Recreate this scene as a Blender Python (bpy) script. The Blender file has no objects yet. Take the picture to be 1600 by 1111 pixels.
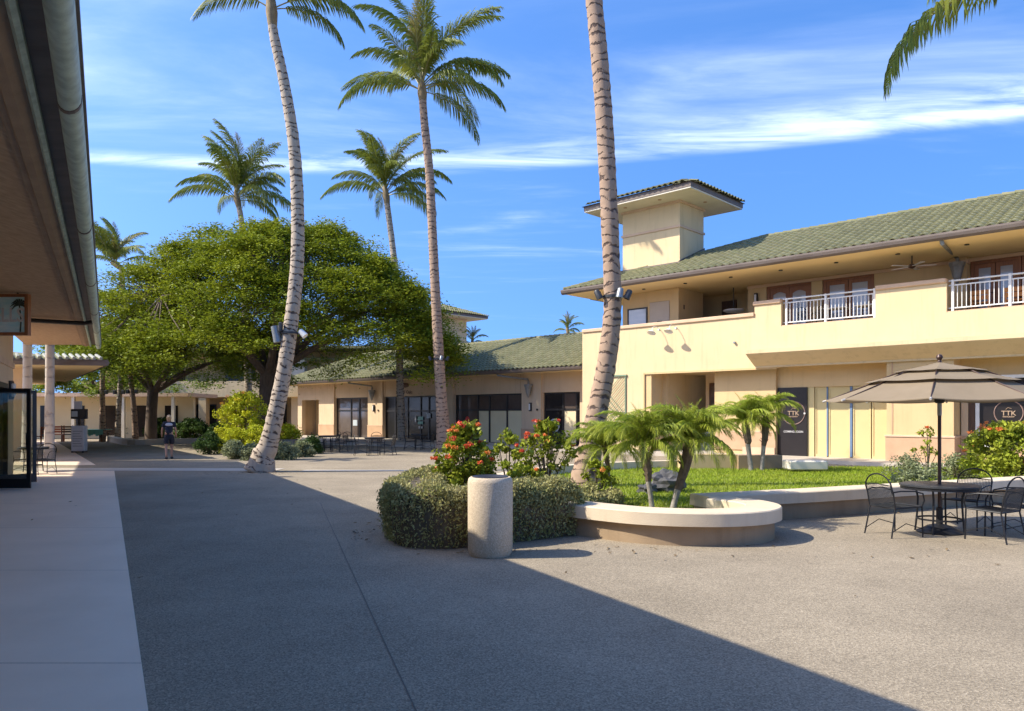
import bpy, bmesh, math, random
import numpy as np
from mathutils import Vector, Matrix
R = math.radians
sc = bpy.context.scene
COL = sc.collection
rnd = random.Random(7)

# ------------------------------------------------------------------ camera
FPX, HOR, EYE = 1150.0, 646.0, 1.75
cam_d = bpy.data.cameras.new('camera')
cam_d.sensor_width = 36.0
cam_d.lens = FPX / 1600 * 36
cam_d.shift_y = (HOR - 555.5) / 1600
cam_d.clip_end = 2000
cam_o = bpy.data.objects.new('camera', cam_d)
cam_o.location = (0, 0, EYE)
cam_o.rotation_euler = (R(90), 0, 0)
COL.objects.link(cam_o)
sc.camera = cam_o

# ------------------------------------------------------------------ sun, sky
SUN_EL = R(43.0)
SUN_TRAVEL = R(6.0)            # shadows run towards +X, a little away from the camera
sd = bpy.data.lights.new('sun', 'SUN')
sd.energy = 2.6
sd.angle = R(0.5)
sd.color = (1.0, 0.93, 0.80)
so = bpy.data.objects.new('sun', sd)
tr = Vector((math.cos(SUN_TRAVEL) * math.cos(SUN_EL), math.sin(SUN_TRAVEL) * math.cos(SUN_EL), -math.sin(SUN_EL)))
so.rotation_euler = tr.to_track_quat('-Z', 'Y').to_euler()
so.location = (-30, 0, 40)
COL.objects.link(so)

world = bpy.data.worlds.new('World')
sc.world = world
world.use_nodes = True
wn, wl = world.node_tree.nodes, world.node_tree.links
wn.clear()
def wnode(t, **kw):
    n = wn.new(t)
    for k, v in kw.items():
        setattr(n, k, v)
    return n
def wmath(op, a, b=None, c=None):
    n = wnode('ShaderNodeMath', operation=op)
    for i, v in enumerate((a, b, c)):
        if v is None: continue
        if isinstance(v, (int, float)): n.inputs[i].default_value = v
        else: wl.new(v, n.inputs[i])
    return n.outputs[0]
def wramp(v, lo, hi):
    n = wnode('ShaderNodeMapRange', interpolation_type='SMOOTHSTEP')
    wl.new(v, n.inputs[0])
    n.inputs[1].default_value = lo; n.inputs[2].default_value = hi
    return n.outputs[0]
sky = wnode('ShaderNodeTexSky', sky_type='NISHITA')
sky.sun_disc = False
sky.sun_elevation = SUN_EL
sky.sun_rotation = math.atan2(-math.cos(SUN_TRAVEL), -math.sin(SUN_TRAVEL))
sky.altitude = 0
sky.air_density = 1.0
sky.dust_density = 1.0
sky.ozone_density = 2.5
hs = wnode('ShaderNodeHueSaturation')
hs.inputs['Hue'].default_value = 0.508
hs.inputs['Saturation'].default_value = 1.28
hs.inputs['Value'].default_value = 1.0
wl.new(sky.outputs[0], hs.inputs['Color'])
# thin cirrus: noise on a flat layer high above (direction / elevation), with one long streak across it
tc = wnode('ShaderNodeTexCoord')
sep = wnode('ShaderNodeSeparateXYZ')
wl.new(tc.outputs['Generated'], sep.inputs[0])
ez = wmath('MAXIMUM', sep.outputs[2], 0.03)
# clear dry air: the blue stays deep down to the horizon
cbs = wnode('ShaderNodeCombineXYZ')
wl.new(sep.outputs[0], cbs.inputs[0]); wl.new(sep.outputs[1], cbs.inputs[1])
wl.new(wmath('MULTIPLY_ADD', wmath('MAXIMUM', sep.outputs[2], 0.0), 0.75, 0.30), cbs.inputs[2])
vn = wnode('ShaderNodeVectorMath', operation='NORMALIZE')
wl.new(cbs.outputs[0], vn.inputs[0]); wl.new(vn.outputs[0], sky.inputs[0])
px = wmath('DIVIDE', sep.outputs[0], ez)
py = wmath('DIVIDE', sep.outputs[1], ez)
def cloud_noise(sx, sy, rot, scale, detail, rough, dist, off):
    cb = wnode('ShaderNodeCombineXYZ')
    wl.new(wmath('MULTIPLY', px, 1.0), cb.inputs[0]); wl.new(py, cb.inputs[1]); cb.inputs[2].default_value = off
    mp = wnode('ShaderNodeMapping')
    mp.inputs['Rotation'].default_value = (0, 0, rot)
    mp.inputs['Scale'].default_value = (sx, sy, 1)
    wl.new(cb.outputs[0], mp.inputs[0])
    nz = wnode('ShaderNodeTexNoise')
    nz.inputs['Scale'].default_value = scale
    nz.inputs['Detail'].default_value = detail
    nz.inputs['Roughness'].default_value = rough
    nz.inputs['Distortion'].default_value = dist
    wl.new(mp.outputs[0], nz.inputs['Vector'])
    return nz.outputs[0]
n_big = cloud_noise(0.36, 1.1, R(-20), 1.3, 9, 0.6, 0.6, 1.3)
n_fine = cloud_noise(0.55, 2.0, R(-14), 2.4, 11, 0.62, 0.5, 4.1)
n_warp = cloud_noise(0.5, 0.6, 0.0, 1.0, 4, 0.5, 0.0, 8.8)
# the streak: centred on py = 2.62 - 0.10 px, sharp on its far (low) side, feathered on its near (high) side
yy = wmath('ADD', wmath('ADD', py, wmath('MULTIPLY', px, 0.13)), wmath('MULTIPLY', wmath('MULTIPLY', px, px), 0.09))
yy = wmath('ADD', yy, wmath('MULTIPLY', wmath('SUBTRACT', n_warp, 0.5), 0.30))
lo_e = wmath('MAXIMUM', wmath('MINIMUM', wmath('MULTIPLY_ADD', px, -0.13, 2.58), 2.80), 2.1)
tt_ = wmath('DIVIDE', wmath('SUBTRACT', yy, lo_e), wmath('SUBTRACT', 2.96, lo_e))
streak = wmath('MULTIPLY', wramp(tt_, 0.0, 1.0), wramp(yy, 3.06, 2.90))
streak = wmath('MULTIPLY', streak, wramp(n_fine, 0.30, 0.66))
wisps = wmath('MULTIPLY', wramp(n_big, 0.50, 0.82), wramp(n_fine, 0.33, 0.75))
veil = wmath('MULTIPLY', wramp(yy, 1.2, 2.2), wmath('MULTIPLY', wramp(yy, 2.95, 2.5), wramp(n_big, 0.36, 0.72)))
dens = wmath('ADD', wmath('MULTIPLY', streak, 0.80), wmath('ADD', wmath('MULTIPLY', wisps, 0.42), wmath('MULTIPLY', veil, 0.20)))
dens = wmath('MULTIPLY', wmath('MINIMUM', dens, 0.92), wramp(sep.outputs[2], 0.05, 0.22))
mixc = wnode('ShaderNodeMix', data_type='RGBA')
wl.new(dens, mixc.inputs[0])
wl.new(hs.outputs[0], mixc.inputs[6])
mixc.inputs[7].default_value = (4.0, 4.6, 5.4, 1)
bg = wnode('ShaderNodeBackground')
bg.inputs['Strength'].default_value = 0.120
wl.new(mixc.outputs[2], bg.inputs['Color'])
wo = wnode('ShaderNodeOutputWorld')
wl.new(bg.outputs[0], wo.inputs[0])

sc.view_settings.view_transform = 'Standard'
sc.view_settings.look = 'None'
sc.view_settings.exposure = 1.5
sc.view_settings.gamma = 1.0
sc.view_settings.use_curve_mapping = False
try:
    sc.cycles.max_bounces = 6
    sc.cycles.transparent_max_bounces = 8
    sc.cycles.use_denoising = True
except Exception:
    pass

# ------------------------------------------------------------------ helpers
def at(px_, py_, z=0.0):
    """the place at height z that the survey of the photograph gives for a point of it"""
    d = (EYE - z) * FPX / (py_ - HOR)
    return Vector(((px_ - 800) * d / FPX, d, z))
def atd(px_, py_, Z):
    """the place at distance Z"""
    return Vector(((px_ - 800) * Z / FPX, Z, EYE + (HOR - py_) * Z / FPX))

MATS = {}
def nodes_of(m):
    m.use_nodes = True
    nt = m.node_tree
    return nt, nt.nodes, nt.links, nt.nodes['Principled BSDF']
def pmat(name, c1, c2=None, scale=4.0, rough=0.7, bump=0.0, bscale=60.0, metal=0.0, detail=6, rand=0.0,
         island=0.0, stretch=(1, 1, 1), spec=0.5, trans=0.0, streak=0.0, contrast=(0.3, 0.7), world_co=False):
    """procedural material: two-tone noise, optional fine bump, per-object / per-piece tone"""
    m = bpy.data.materials.new(name)
    nt, N, L, b = nodes_of(m)
    c2 = c2 or c1
    tcn = N.new('ShaderNodeTexCoord'); mp = N.new('ShaderNodeMapping'); mp.inputs['Scale'].default_value = stretch
    if world_co:
        g = N.new('ShaderNodeNewGeometry'); L.new(g.outputs['Position'], mp.inputs[0])
    else:
        L.new(tcn.outputs['Object'], mp.inputs[0])
    nz = N.new('ShaderNodeTexNoise'); nz.inputs['Scale'].default_value = scale; nz.inputs['Detail'].default_value = detail
    nz.inputs['Roughness'].default_value = 0.6
    L.new(mp.outputs[0], nz.inputs['Vector'])
    rp = N.new('ShaderNodeMapRange'); rp.inputs[1].default_value = contrast[0]; rp.inputs[2].default_value = contrast[1]
    L.new(nz.outputs[0], rp.inputs[0])
    mx = N.new('ShaderNodeMix'); mx.data_type = 'RGBA'
    L.new(rp.outputs[0], mx.inputs[0])
    mx.inputs[6].default_value = (*c1, 1); mx.inputs[7].default_value = (*c2, 1)
    out = mx.outputs[2]
    if rand or island:
        if island:
            g2 = N.new('ShaderNodeNewGeometry'); src = g2.outputs['Random Per Island']; amt = island
        else:
            oi = N.new('ShaderNodeObjectInfo'); src = oi.outputs['Random']; amt = rand
        r2 = N.new('ShaderNodeMapRange'); r2.inputs[3].default_value = 1 - amt; r2.inputs[4].default_value = 1 + amt
        L.new(src, r2.inputs[0])
        mu = N.new('ShaderNodeMix'); mu.data_type = 'RGBA'; mu.blend_type = 'MULTIPLY'; mu.inputs[0].default_value = 1
        L.new(out, mu.inputs[6]); L.new(r2.outputs[0], mu.inputs[7])
        out = mu.outputs[2]
    if streak:                       # rain streaks and grime
        m3 = N.new('ShaderNodeMapping'); m3.inputs['Scale'].default_value = (2.6, 2.6, 0.22)
        L.new(tcn.outputs['Object'], m3.inputs[0])
        n3 = N.new('ShaderNodeTexNoise'); n3.inputs['Scale'].default_value = 1.6; n3.inputs['Detail'].default_value = 7; n3.inputs['Roughness'].default_value = 0.65
        L.new(m3.outputs[0], n3.inputs['Vector'])
        r3 = N.new('ShaderNodeMapRange'); r3.inputs[1].default_value = 0.52; r3.inputs[2].default_value = 0.80; r3.inputs[3].default_value = 1.0; r3.inputs[4].default_value = 1 - streak
        L.new(n3.outputs[0], r3.inputs[0])
        mu3 = N.new('ShaderNodeMix'); mu3.data_type = 'RGBA'; mu3.blend_type = 'MULTIPLY'; mu3.inputs[0].default_value = 1
        L.new(out, mu3.inputs[6]); L.new(r3.outputs[0], mu3.inputs[7]); out = mu3.outputs[2]
    L.new(out, b.inputs['Base Color'])
    b.inputs['Roughness'].default_value = rough
    b.inputs['Metallic'].default_value = metal
    b.inputs['Specular IOR Level'].default_value = spec
    if bump:
        n2 = N.new('ShaderNodeTexNoise'); n2.inputs['Scale'].default_value = bscale; n2.inputs['Detail'].default_value = 4
        L.new(mp.outputs[0], n2.inputs['Vector'])
        bp = N.new('ShaderNodeBump'); bp.inputs['Strength'].default_value = bump; bp.inputs['Distance'].default_value = 0.01
        L.new(n2.outputs[0], bp.inputs['Height']); L.new(bp.outputs[0], b.inputs['Normal'])
    if trans:
        o = N['Material Output']
        tl = N.new('ShaderNodeBsdfTranslucent'); ms = N.new('ShaderNodeMixShader'); ms.inputs[0].default_value = trans
        L.new(out, tl.inputs[0]); L.new(b.outputs[0], ms.inputs[1]); L.new(tl.outputs[0], ms.inputs[2]); L.new(ms.outputs[0], o.inputs[0])
    MATS[name] = m
    return m

def finish(o, parent=None, label=None, cat=None, group=None, kind=None):
    COL.objects.link(o)
    if parent is not None: o.parent = parent
    tag(o, label, cat, group, kind)
    return o
def tag(o, label=None, cat=None, group=None, kind=None):
    if label: o['label'] = label
    if cat: o['category'] = cat
    if group: o['group'] = group
    if kind: o['kind'] = kind
    return o
def thing(name, label, cat, loc=(0, 0, 0), rz=0.0, group=None):
    o = bpy.data.objects.new(name, None)
    o.empty_display_size = 0.2
    o.location = loc; o.rotation_euler = (0, 0, rz)
    return finish(o, None, label, cat, group)
def copy_tree(o, parent=None):
    c = o.copy(); COL.objects.link(c); c.parent = parent
    for ch in list(o.children): copy_tree(ch, c)
    return c

class MB:
    """collects shapes into one mesh"""
    def __init__(s): s.v, s.f, s.att = [], [], None
    def quad(s, *p):
        i = len(s.v); s.v += [tuple(q) for q in p]; s.f.append(tuple(range(i, i + len(p)))); return s
    def box(s, x0, x1, y0, y1, z0, z1):
        i = len(s.v)
        s.v += [(x0, y0, z0), (x1, y0, z0), (x1, y1, z0), (x0, y1, z0), (x0, y0, z1), (x1, y0, z1), (x1, y1, z1), (x0, y1, z1)]
        s.f += [(i, i+3, i+2, i+1), (i+4, i+5, i+6, i+7), (i, i+1, i+5, i+4), (i+1, i+2, i+6, i+5), (i+2, i+3, i+7, i+6), (i+3, i, i+4, i+7)]
        return s
    def bbox(s, x0, x1, y0, y1, z0, z1, b=0.01):
        """box with its edges taken off"""
        bm = bmesh.new()
        bmesh.ops.create_cube(bm, size=1)
        for v in bm.verts:
            v.co = ((x0+x1)/2 + v.co.x*(x1-x0), (y0+y1)/2 + v.co.y*(y1-y0), (z0+z1)/2 + v.co.z*(z1-z0))
        bmesh.ops.bevel(bm, geom=bm.edges[:], offset=b, segments=1, affect='EDGES')
        s.addbm(bm); return s
    def addbm(s, bm):
        i = len(s.v); bm.verts.index_update()
        s.v += [tuple(v.co) for v in bm.verts]
        s.f += [tuple(i + v.index for v in f.verts) for f in bm.faces]
        bm.free()
    def tube(s, pts, r, seg=6, cap=True, flat=1.0):
        pts = [Vector(p) for p in pts]; n = len(pts)
        rs = r if isinstance(r, (list, tuple)) else [r] * n
        i0 = len(s.v); up = None
        for k, p in enumerate(pts):
            t = (pts[min(k+1, n-1)] - pts[max(k-1, 0)]).normalized()
            if up is None:
                up = Vector((0, 0, 1)) if abs(t.z) < 0.9 else Vector((1, 0, 0))
            a = t.cross(up)
            if a.length < 1e-5: a = t.cross(Vector((0, 1, 0)))
            a.normalize(); b = a.cross(t).normalized(); up = b
            for q in range(seg):
                w = 2 * math.pi * q / seg
                s.v.append(tuple(p + (a * math.cos(w) + b * math.sin(w) * flat) * rs[k]))
        for k in range(n - 1):
            for q in range(seg):
                q2 = (q + 1) % seg
                s.f.append((i0 + k*seg + q, i0 + k*seg + q2, i0 + (k+1)*seg + q2, i0 + (k+1)*seg + q))
        if cap:
            s.f.append(tuple(i0 + q for q in reversed(range(seg))))
            s.f.append(tuple(i0 + (n-1)*seg + q for q in range(seg)))
        return s
    def lathe(s, prof, seg=24, cx=0, cy=0, sx=1, sy=1, ring=False):
        i0 = len(s.v); n = len(prof)
        for r, z in prof:
            for q in range(seg):
                w = 2 * math.pi * q / seg
                s.v.append((cx + r * math.cos(w) * sx, cy + r * math.sin(w) * sy, z))
        for k in range(n - 1):
            for q in range(seg):
                q2 = (q + 1) % seg
                s.f.append((i0 + k*seg + q, i0 + k*seg + q2, i0 + (k+1)*seg + q2, i0 + (k+1)*seg + q))
        if ring:
            for q in range(seg):
                q2 = (q + 1) % seg
                s.f.append((i0 + (n-1)*seg + q, i0 + (n-1)*seg + q2, i0 + q2, i0 + q))
            return s
        s.f.append(tuple(i0 + q for q in reversed(range(seg))))
        s.f.append(tuple(i0 + (n-1)*seg + q for q in range(seg)))
        return s
    def prism(s, poly, z0, z1):
        """upright prism over a plan polygon (anticlockwise)"""
        i = len(s.v); n = len(poly)
        s.v += [(p[0], p[1], z0) for p in poly] + [(p[0], p[1], z1) for p in poly]
        s.f.append(tuple(i + k for k in reversed(range(n)))); s.f.append(tuple(i + n + k for k in range(n)))
        for k in range(n):
            k2 = (k + 1) % n
            s.f.append((i + k, i + k2, i + n + k2, i + n + k))
        return s
    def extrude(s, prof, x0, x1):
        """profile of (y, z) points swept along x"""
        i = len(s.v); n = len(prof)
        s.v += [(x0, p[0], p[1]) for p in prof] + [(x1, p[0], p[1]) for p in prof]
        s.f.append(tuple(i + k for k in range(n))); s.f.append(tuple(i + n + k for k in reversed(range(n))))
        for k in range(n):
            k2 = (k + 1) % n
            s.f.append((i + k, i + n + k, i + n + k2, i + k2))
        return s
    def sweep(s, prof, path):
        """closed (offset, z) profile carried along a plan path; offset to the left of travel"""
        i0 = len(s.v); n = len(prof); m = len(path)
        for k in range(m):
            a = Vector(path[max(k-1, 0)]); b = Vector(path[min(k+1, m-1)])
            t = (b - a).normalized(); nl = Vector((-t.y, t.x))
            for o, z in prof:
                s.v.append((path[k][0] + nl.x * o, path[k][1] + nl.y * o, z))
        for k in range(m - 1):
            for q in range(n):
                q2 = (q + 1) % n
                s.f.append((i0 + k*n + q, i0 + (k+1)*n + q, i0 + (k+1)*n + q2, i0 + k*n + q2))
        s.f.append(tuple(i0 + q for q in range(n))); s.f.append(tuple(i0 + (m-1)*n + q for q in reversed(range(n))))
        return s
    def mesh(s, name, m=None, smooth=False):
        me = bpy.data.meshes.new(name)
        me.from_pydata(s.v, [], s.f); me.update()
        bm = bmesh.new(); bm.from_mesh(me); bmesh.ops.recalc_face_normals(bm, faces=bm.faces[:]); bm.to_mesh(me); bm.free()
        if m: me.materials.append(MATS[m] if isinstance(m, str) else m)
        if smooth:
            me.polygons.foreach_set('use_smooth', [True] * len(me.polygons))
            try: me.set_sharp_from_angle(angle=R(40))
            except Exception: pass
        return me
    def build(s, name, m, parent=None, smooth=False, **tags):
        return finish(bpy.data.objects.new(name, s.mesh(name, m, smooth)), parent, **tags)

def obj(name, me, parent=None, loc=(0, 0, 0), rot=(0, 0, 0), scale=(1, 1, 1), **tags):
    o = bpy.data.objects.new(name, me); o.location = loc; o.rotation_euler = rot; o.scale = scale
    return finish(o, parent, **tags)
def np_mesh(name, verts, nper, m):
    """many separate polygons of nper corners each"""
    verts = np.asarray(verts, dtype=np.float32).reshape(-1, 3); nv = len(verts); nf = nv // nper
    me = bpy.data.meshes.new(name)
    me.vertices.add(nv); me.vertices.foreach_set('co', verts.ravel())
    me.loops.add(nv); me.loops.foreach_set('vertex_index', np.arange(nv, dtype=np.int32))
    me.polygons.add(nf)
    me.polygons.foreach_set('loop_start', np.arange(0, nv, nper, dtype=np.int32))
    me.polygons.foreach_set('loop_total', np.full(nf, nper, dtype=np.int32))
    me.update(calc_edges=True); me.validate()
    me.materials.append(MATS[m])
    return me
def text_mesh(body, size, m, depth=0.004, align='CENTER', bold=0.0):
    cu = bpy.data.curves.new('lettering', 'FONT'); cu.body = body; cu.size = size; cu.extrude = depth; cu.offset = bold
    cu.align_x = align; cu.align_y = 'CENTER'; cu.resolution_u = 3
    to = bpy.data.objects.new('lettering', cu); COL.objects.link(to)
    dg = bpy.context.evaluated_depsgraph_get()
    me = bpy.data.meshes.new_from_object(to.evaluated_get(dg))
    bpy.data.objects.remove(to); me.materials.clear(); me.materials.append(MATS[m]); me.name = 'lettering'
    return me

# ------------------------------------------------------------------ materials
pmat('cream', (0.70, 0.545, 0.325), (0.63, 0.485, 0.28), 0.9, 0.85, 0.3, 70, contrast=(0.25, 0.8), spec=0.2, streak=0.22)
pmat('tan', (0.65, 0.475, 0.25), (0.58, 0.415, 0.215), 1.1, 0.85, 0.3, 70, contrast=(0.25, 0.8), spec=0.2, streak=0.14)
pmat('mid_tan', (0.68, 0.51, 0.33), (0.60, 0.44, 0.28), 1.2, 0.85, 0.3, 70, contrast=(0.25, 0.8), spec=0.2, streak=0.16)
pmat('dado', (0.55, 0.36, 0.22), (0.47, 0.30, 0.18), 2.0, 0.8, 0.2, 60, spec=0.25)
pmat('cap', (0.66, 0.47, 0.32), (0.58, 0.40, 0.26), 2.0, 0.75, 0.2, 60, spec=0.25)
pmat('white_stucco', (0.72, 0.66, 0.54), (0.62, 0.56, 0.45), 1.0, 0.85, 0.2, 60, spec=0.2)
pmat('soffit', (0.82, 0.64, 0.36), (0.78, 0.60, 0.33), 1.0, 0.85, spec=0.2)
pmat('soffit_brown', (0.52, 0.36, 0.24), (0.38, 0.255, 0.165), 9.0, 0.9, 0.5, 60, stretch=(2, 0.5, 1), spec=0.15)
pmat('beam_brown', (0.40, 0.28, 0.19), (0.30, 0.205, 0.14), 3.0, 0.8, 0.3, 80, spec=0.2)
pmat('tile', (0.175, 0.178, 0.088), (0.235, 0.215, 0.12), 3.0, 0.75, 0.25, 50, island=0.14, spec=0.2)
pmat('tile_one', (0.175, 0.178, 0.088), (0.235, 0.215, 0.12), 3.0, 0.75, 0.25, 50, rand=0.14, spec=0.2)
pmat('tile_grey', (0.34, 0.34, 0.28), (0.24, 0.24, 0.19), 3, 0.8, island=0.2)
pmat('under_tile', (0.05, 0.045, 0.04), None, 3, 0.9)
pmat('joint', (0.13, 0.11, 0.085), None, 3, 0.9)
pmat('gutter', (0.12, 0.09, 0.075), (0.19, 0.15, 0.125), 1.5, 0.6, 0.15, 30, stretch=(0.6, 3, 3), spec=0.4)
pmat('copper_green', (0.52, 0.62, 0.52), (0.30, 0.37, 0.31), 2.2, 0.65, 0.25, 30, stretch=(4, 4, 0.8), contrast=(0.35, 0.75))
pmat('dark_metal', (0.03, 0.028, 0.027), (0.045, 0.042, 0.04), 6, 0.45, metal=0.3)
pmat('zinc', (0.30, 0.30, 0.28), (0.20, 0.20, 0.19), 5, 0.55, metal=0.4)
pmat('rail_white', (0.78, 0.77, 0.74), (0.70, 0.69, 0.66), 6, 0.5)
pmat('black_frame', (0.016, 0.014, 0.014), (0.024, 0.022, 0.022), 5, 0.4)
pmat('glass_dark', (0.012, 0.012, 0.014), (0.03, 0.028, 0.026), 0.8, 0.12, spec=0.25)
pmat('glass_brown', (0.075, 0.055, 0.045), (0.12, 0.095, 0.08), 0.9, 0.06, spec=0.4)
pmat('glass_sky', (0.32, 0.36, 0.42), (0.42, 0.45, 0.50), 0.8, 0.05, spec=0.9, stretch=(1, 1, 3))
pmat('paper_yellow', (0.62, 0.50, 0.24), (0.56, 0.45, 0.22), 0.9, 0.75, 0.3, 8)
pmat('paper_cream', (0.78, 0.66, 0.40), (0.72, 0.60, 0.36), 0.9, 0.6, 0.15, 8)
pmat('tape_blue', (0.10, 0.17, 0.28), (0.13, 0.20, 0.32), 5, 0.6)
pmat('wood', (0.33, 0.13, 0.05), (0.22, 0.085, 0.035), 4, 0.5, 0.1, 60, stretch=(6, 6, 0.7))
pmat('wood_dark', (0.11, 0.055, 0.03), (0.075, 0.038, 0.022), 4, 0.55, 0.1, 60, stretch=(6, 6, 0.7))
pmat('wood_orange', (0.62, 0.27, 0.07), (0.50, 0.20, 0.05), 5, 0.5)
pmat('sign_black', (0.012, 0.009, 0.010), (0.018, 0.014, 0.014), 2, 0.35)
pmat('sign_line', (0.30, 0.20, 0.17), None, 2, 0.5)
pmat('letter_white', (0.60, 0.58, 0.56), None, 2, 0.5)
pmat('letter_red', (0.75, 0.05, 0.035), None, 2, 0.5)
pmat('letter_dark', (0.10, 0.04, 0.02), None, 2, 0.5)
pmat('letter_gold', (0.38, 0.27, 0.18), None, 2, 0.5)
pmat('logo_grey', (0.45, 0.50, 0.52), None, 2, 0.5)
pmat('logo_green', (0.25, 0.50, 0.40), None, 2, 0.5)
pmat('bulb_white', (0.75, 0.74, 0.70), None, 2, 0.3)
pmat('concrete', (0.50, 0.44, 0.36), (0.43, 0.375, 0.30), 0.8, 0.75, 0.15, 60, contrast=(0.3, 0.75), world_co=True, spec=0.35)
pmat('walk', (0.90, 0.71, 0.53), (0.76, 0.59, 0.43), 0.8, 0.5, 0.1, 60, contrast=(0.25, 0.75), detail=9, world_co=True, spec=0.15)
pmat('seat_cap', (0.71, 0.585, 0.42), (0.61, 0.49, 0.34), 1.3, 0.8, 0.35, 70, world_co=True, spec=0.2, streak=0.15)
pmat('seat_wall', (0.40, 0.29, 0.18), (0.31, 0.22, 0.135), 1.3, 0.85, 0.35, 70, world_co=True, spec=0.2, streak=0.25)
pmat('soil', (0.075, 0.05, 0.033), (0.12, 0.085, 0.055), 6, 0.95, 0.6, 30, world_co=True)
pmat('turf', (0.18, 0.23, 0.025), (0.25, 0.26, 0.05), 5, 0.9, 0.4, 80, world_co=True)
pmat('blade', (0.23, 0.33, 0.022), (0.33, 0.37, 0.04), 1.2, 0.6, island=0.35, trans=0.35, world_co=True, spec=0.15)
pmat('rock', (0.055, 0.055, 0.06), (0.12, 0.115, 0.115), 8, 0.9, 0.8, 20)
pmat('frond', (0.14, 0.19, 0.028), (0.25, 0.26, 0.045), 0.7, 0.42, island=0.30, trans=0.28, spec=0.15)
pmat('frond_dry', (0.22, 0.19, 0.055), (0.28, 0.23, 0.09), 0.9, 0.5, island=0.30, trans=0.30, spec=0.15)
pmat('rachis', (0.22, 0.21, 0.07), (0.28, 0.24, 0.10), 2, 0.5)
pmat('boot', (0.30, 0.22, 0.11), (0.17, 0.115, 0.06), 6, 0.8, 0.5, 30)
pmat('pygmy', (0.25, 0.34, 0.035), (0.38, 0.40, 0.06), 2.0, 0.45, island=0.30, trans=0.35, spec=0.15)
pmat('pygmy_trunk', (0.17, 0.12, 0.08), (0.08, 0.055, 0.04), 14, 0.9, 0.8, 30)
pmat('pygmy_trunk_pale', (0.38, 0.34, 0.29), (0.20, 0.17, 0.14), 12, 0.9, 0.8, 30)
pmat('leaf_tree', (0.275, 0.30, 0.018), (0.165, 0.215, 0.016), 0.35, 0.55, island=0.35, trans=0.30, world_co=True, spec=0.15)
pmat('leaf_tree_b', (0.27, 0.33, 0.03), (0.15, 0.23, 0.02), 0.5, 0.5, island=0.35, trans=0.30, world_co=True, spec=0.15)
pmat('bark', (0.16, 0.115, 0.08), (0.09, 0.062, 0.045), 5, 0.95, 0.8, 14, stretch=(2, 2, 0.5))
pmat('hedge_leaf', (0.29, 0.29, 0.095), (0.40, 0.36, 0.165), 3.0, 0.6, island=0.35, trans=0.22, world_co=True, spec=0.15)
pmat('hedge_core', (0.09, 0.068, 0.04), (0.15, 0.115, 0.07), 9, 0.95, 0.6, 30)
pmat('twig', (0.17, 0.125, 0.085), (0.10, 0.075, 0.05), 6, 0.9)
pmat('ixora_leaf', (0.22, 0.28, 0.022), (0.33, 0.34, 0.04), 2.5, 0.4, island=0.35, trans=0.28, world_co=True, spec=0.15)
pmat('ixora_flower', (0.75, 0.075, 0.035), (0.80, 0.17, 0.06), 4, 0.5, island=0.25, trans=0.25, world_co=True)
pmat('ixora_orange', (0.80, 0.20, 0.04), (0.80, 0.30, 0.07), 4, 0.5, island=0.25, trans=0.25, world_co=True)
pmat('shrub_dark', (0.045, 0.085, 0.02), (0.085, 0.14, 0.03), 1.5, 0.5, island=0.35, trans=0.25, world_co=True, spec=0.15)
pmat('shrub_yellow', (0.58, 0.56, 0.03), (0.42, 0.47, 0.03), 1.5, 0.5, island=0.3, trans=0.3, world_co=True, spec=0.15)
pmat('shrub_silver', (0.28, 0.30, 0.16), (0.20, 0.23, 0.11), 2, 0.6, island=0.3, trans=0.25, world_co=True, spec=0.15)
pmat('flower_yellow', (0.75, 0.55, 0.04), None, 2, 0.5, island=0.2, trans=0.3)
pmat('canvas', (0.28, 0.22, 0.15), (0.25, 0.195, 0.13), 3, 0.9, 0.15, 200, trans=0.14, spec=0.1)
pmat('rib_cap', (0.45, 0.42, 0.38), None, 4, 0.6)
pmat('pole_brown', (0.055, 0.030, 0.024), (0.075, 0.042, 0.032), 4, 0.4, metal=0.3)
pmat('iron', (0.045, 0.048, 0.052), (0.065, 0.068, 0.072), 7, 0.45, metal=0.4)
pmat('iron_dark', (0.014, 0.014, 0.016), (0.022, 0.022, 0.024), 7, 0.5, metal=0.3)
pmat('can_liner', (0.03, 0.03, 0.035), None, 5, 0.5)
pmat('lamp_grey', (0.30, 0.32, 0.33), (0.24, 0.255, 0.26), 5, 0.4, metal=0.4)
pmat('lamp_dark', (0.025, 0.027, 0.03), (0.04, 0.042, 0.045), 5, 0.45)
pmat('skin', (0.46, 0.25, 0.16), (0.42, 0.22, 0.14), 8, 0.55)
pmat('hair', (0.52, 0.36, 0.20), (0.40, 0.26, 0.13), 20, 0.6, stretch=(6, 6, 1))
pmat('shirt', (0.60, 0.58, 0.58), (0.52, 0.50, 0.51), 5, 0.9)
pmat('navy', (0.014, 0.016, 0.028), (0.022, 0.024, 0.038), 5, 0.85)
pmat('shoe', (0.03, 0.03, 0.032), None, 5, 0.6)
pmat('board_white', (0.62, 0.62, 0.62), (0.55, 0.55, 0.56), 3, 0.5)
pmat('cloth_teal', (0.16, 0.40, 0.32), (0.13, 0.34, 0.27), 4, 0.9)
pmat('brick_red', (0.42, 0.13, 0.05), (0.33, 0.10, 0.04), 4, 0.6)
pmat('planter_pot', (0.42, 0.35, 0.27), (0.34, 0.28, 0.21), 5, 0.9, 0.4, 50)
pmat('picture', (0.06, 0.035, 0.025), (0.16, 0.10, 0.06), 3, 0.5)
pmat('trellis', (0.16, 0.22, 0.14), (0.20, 0.26, 0.17), 4, 0.6)
pmat('beige_door', (0.50, 0.42, 0.32), (0.46, 0.38, 0.29), 2, 0.6)

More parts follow.
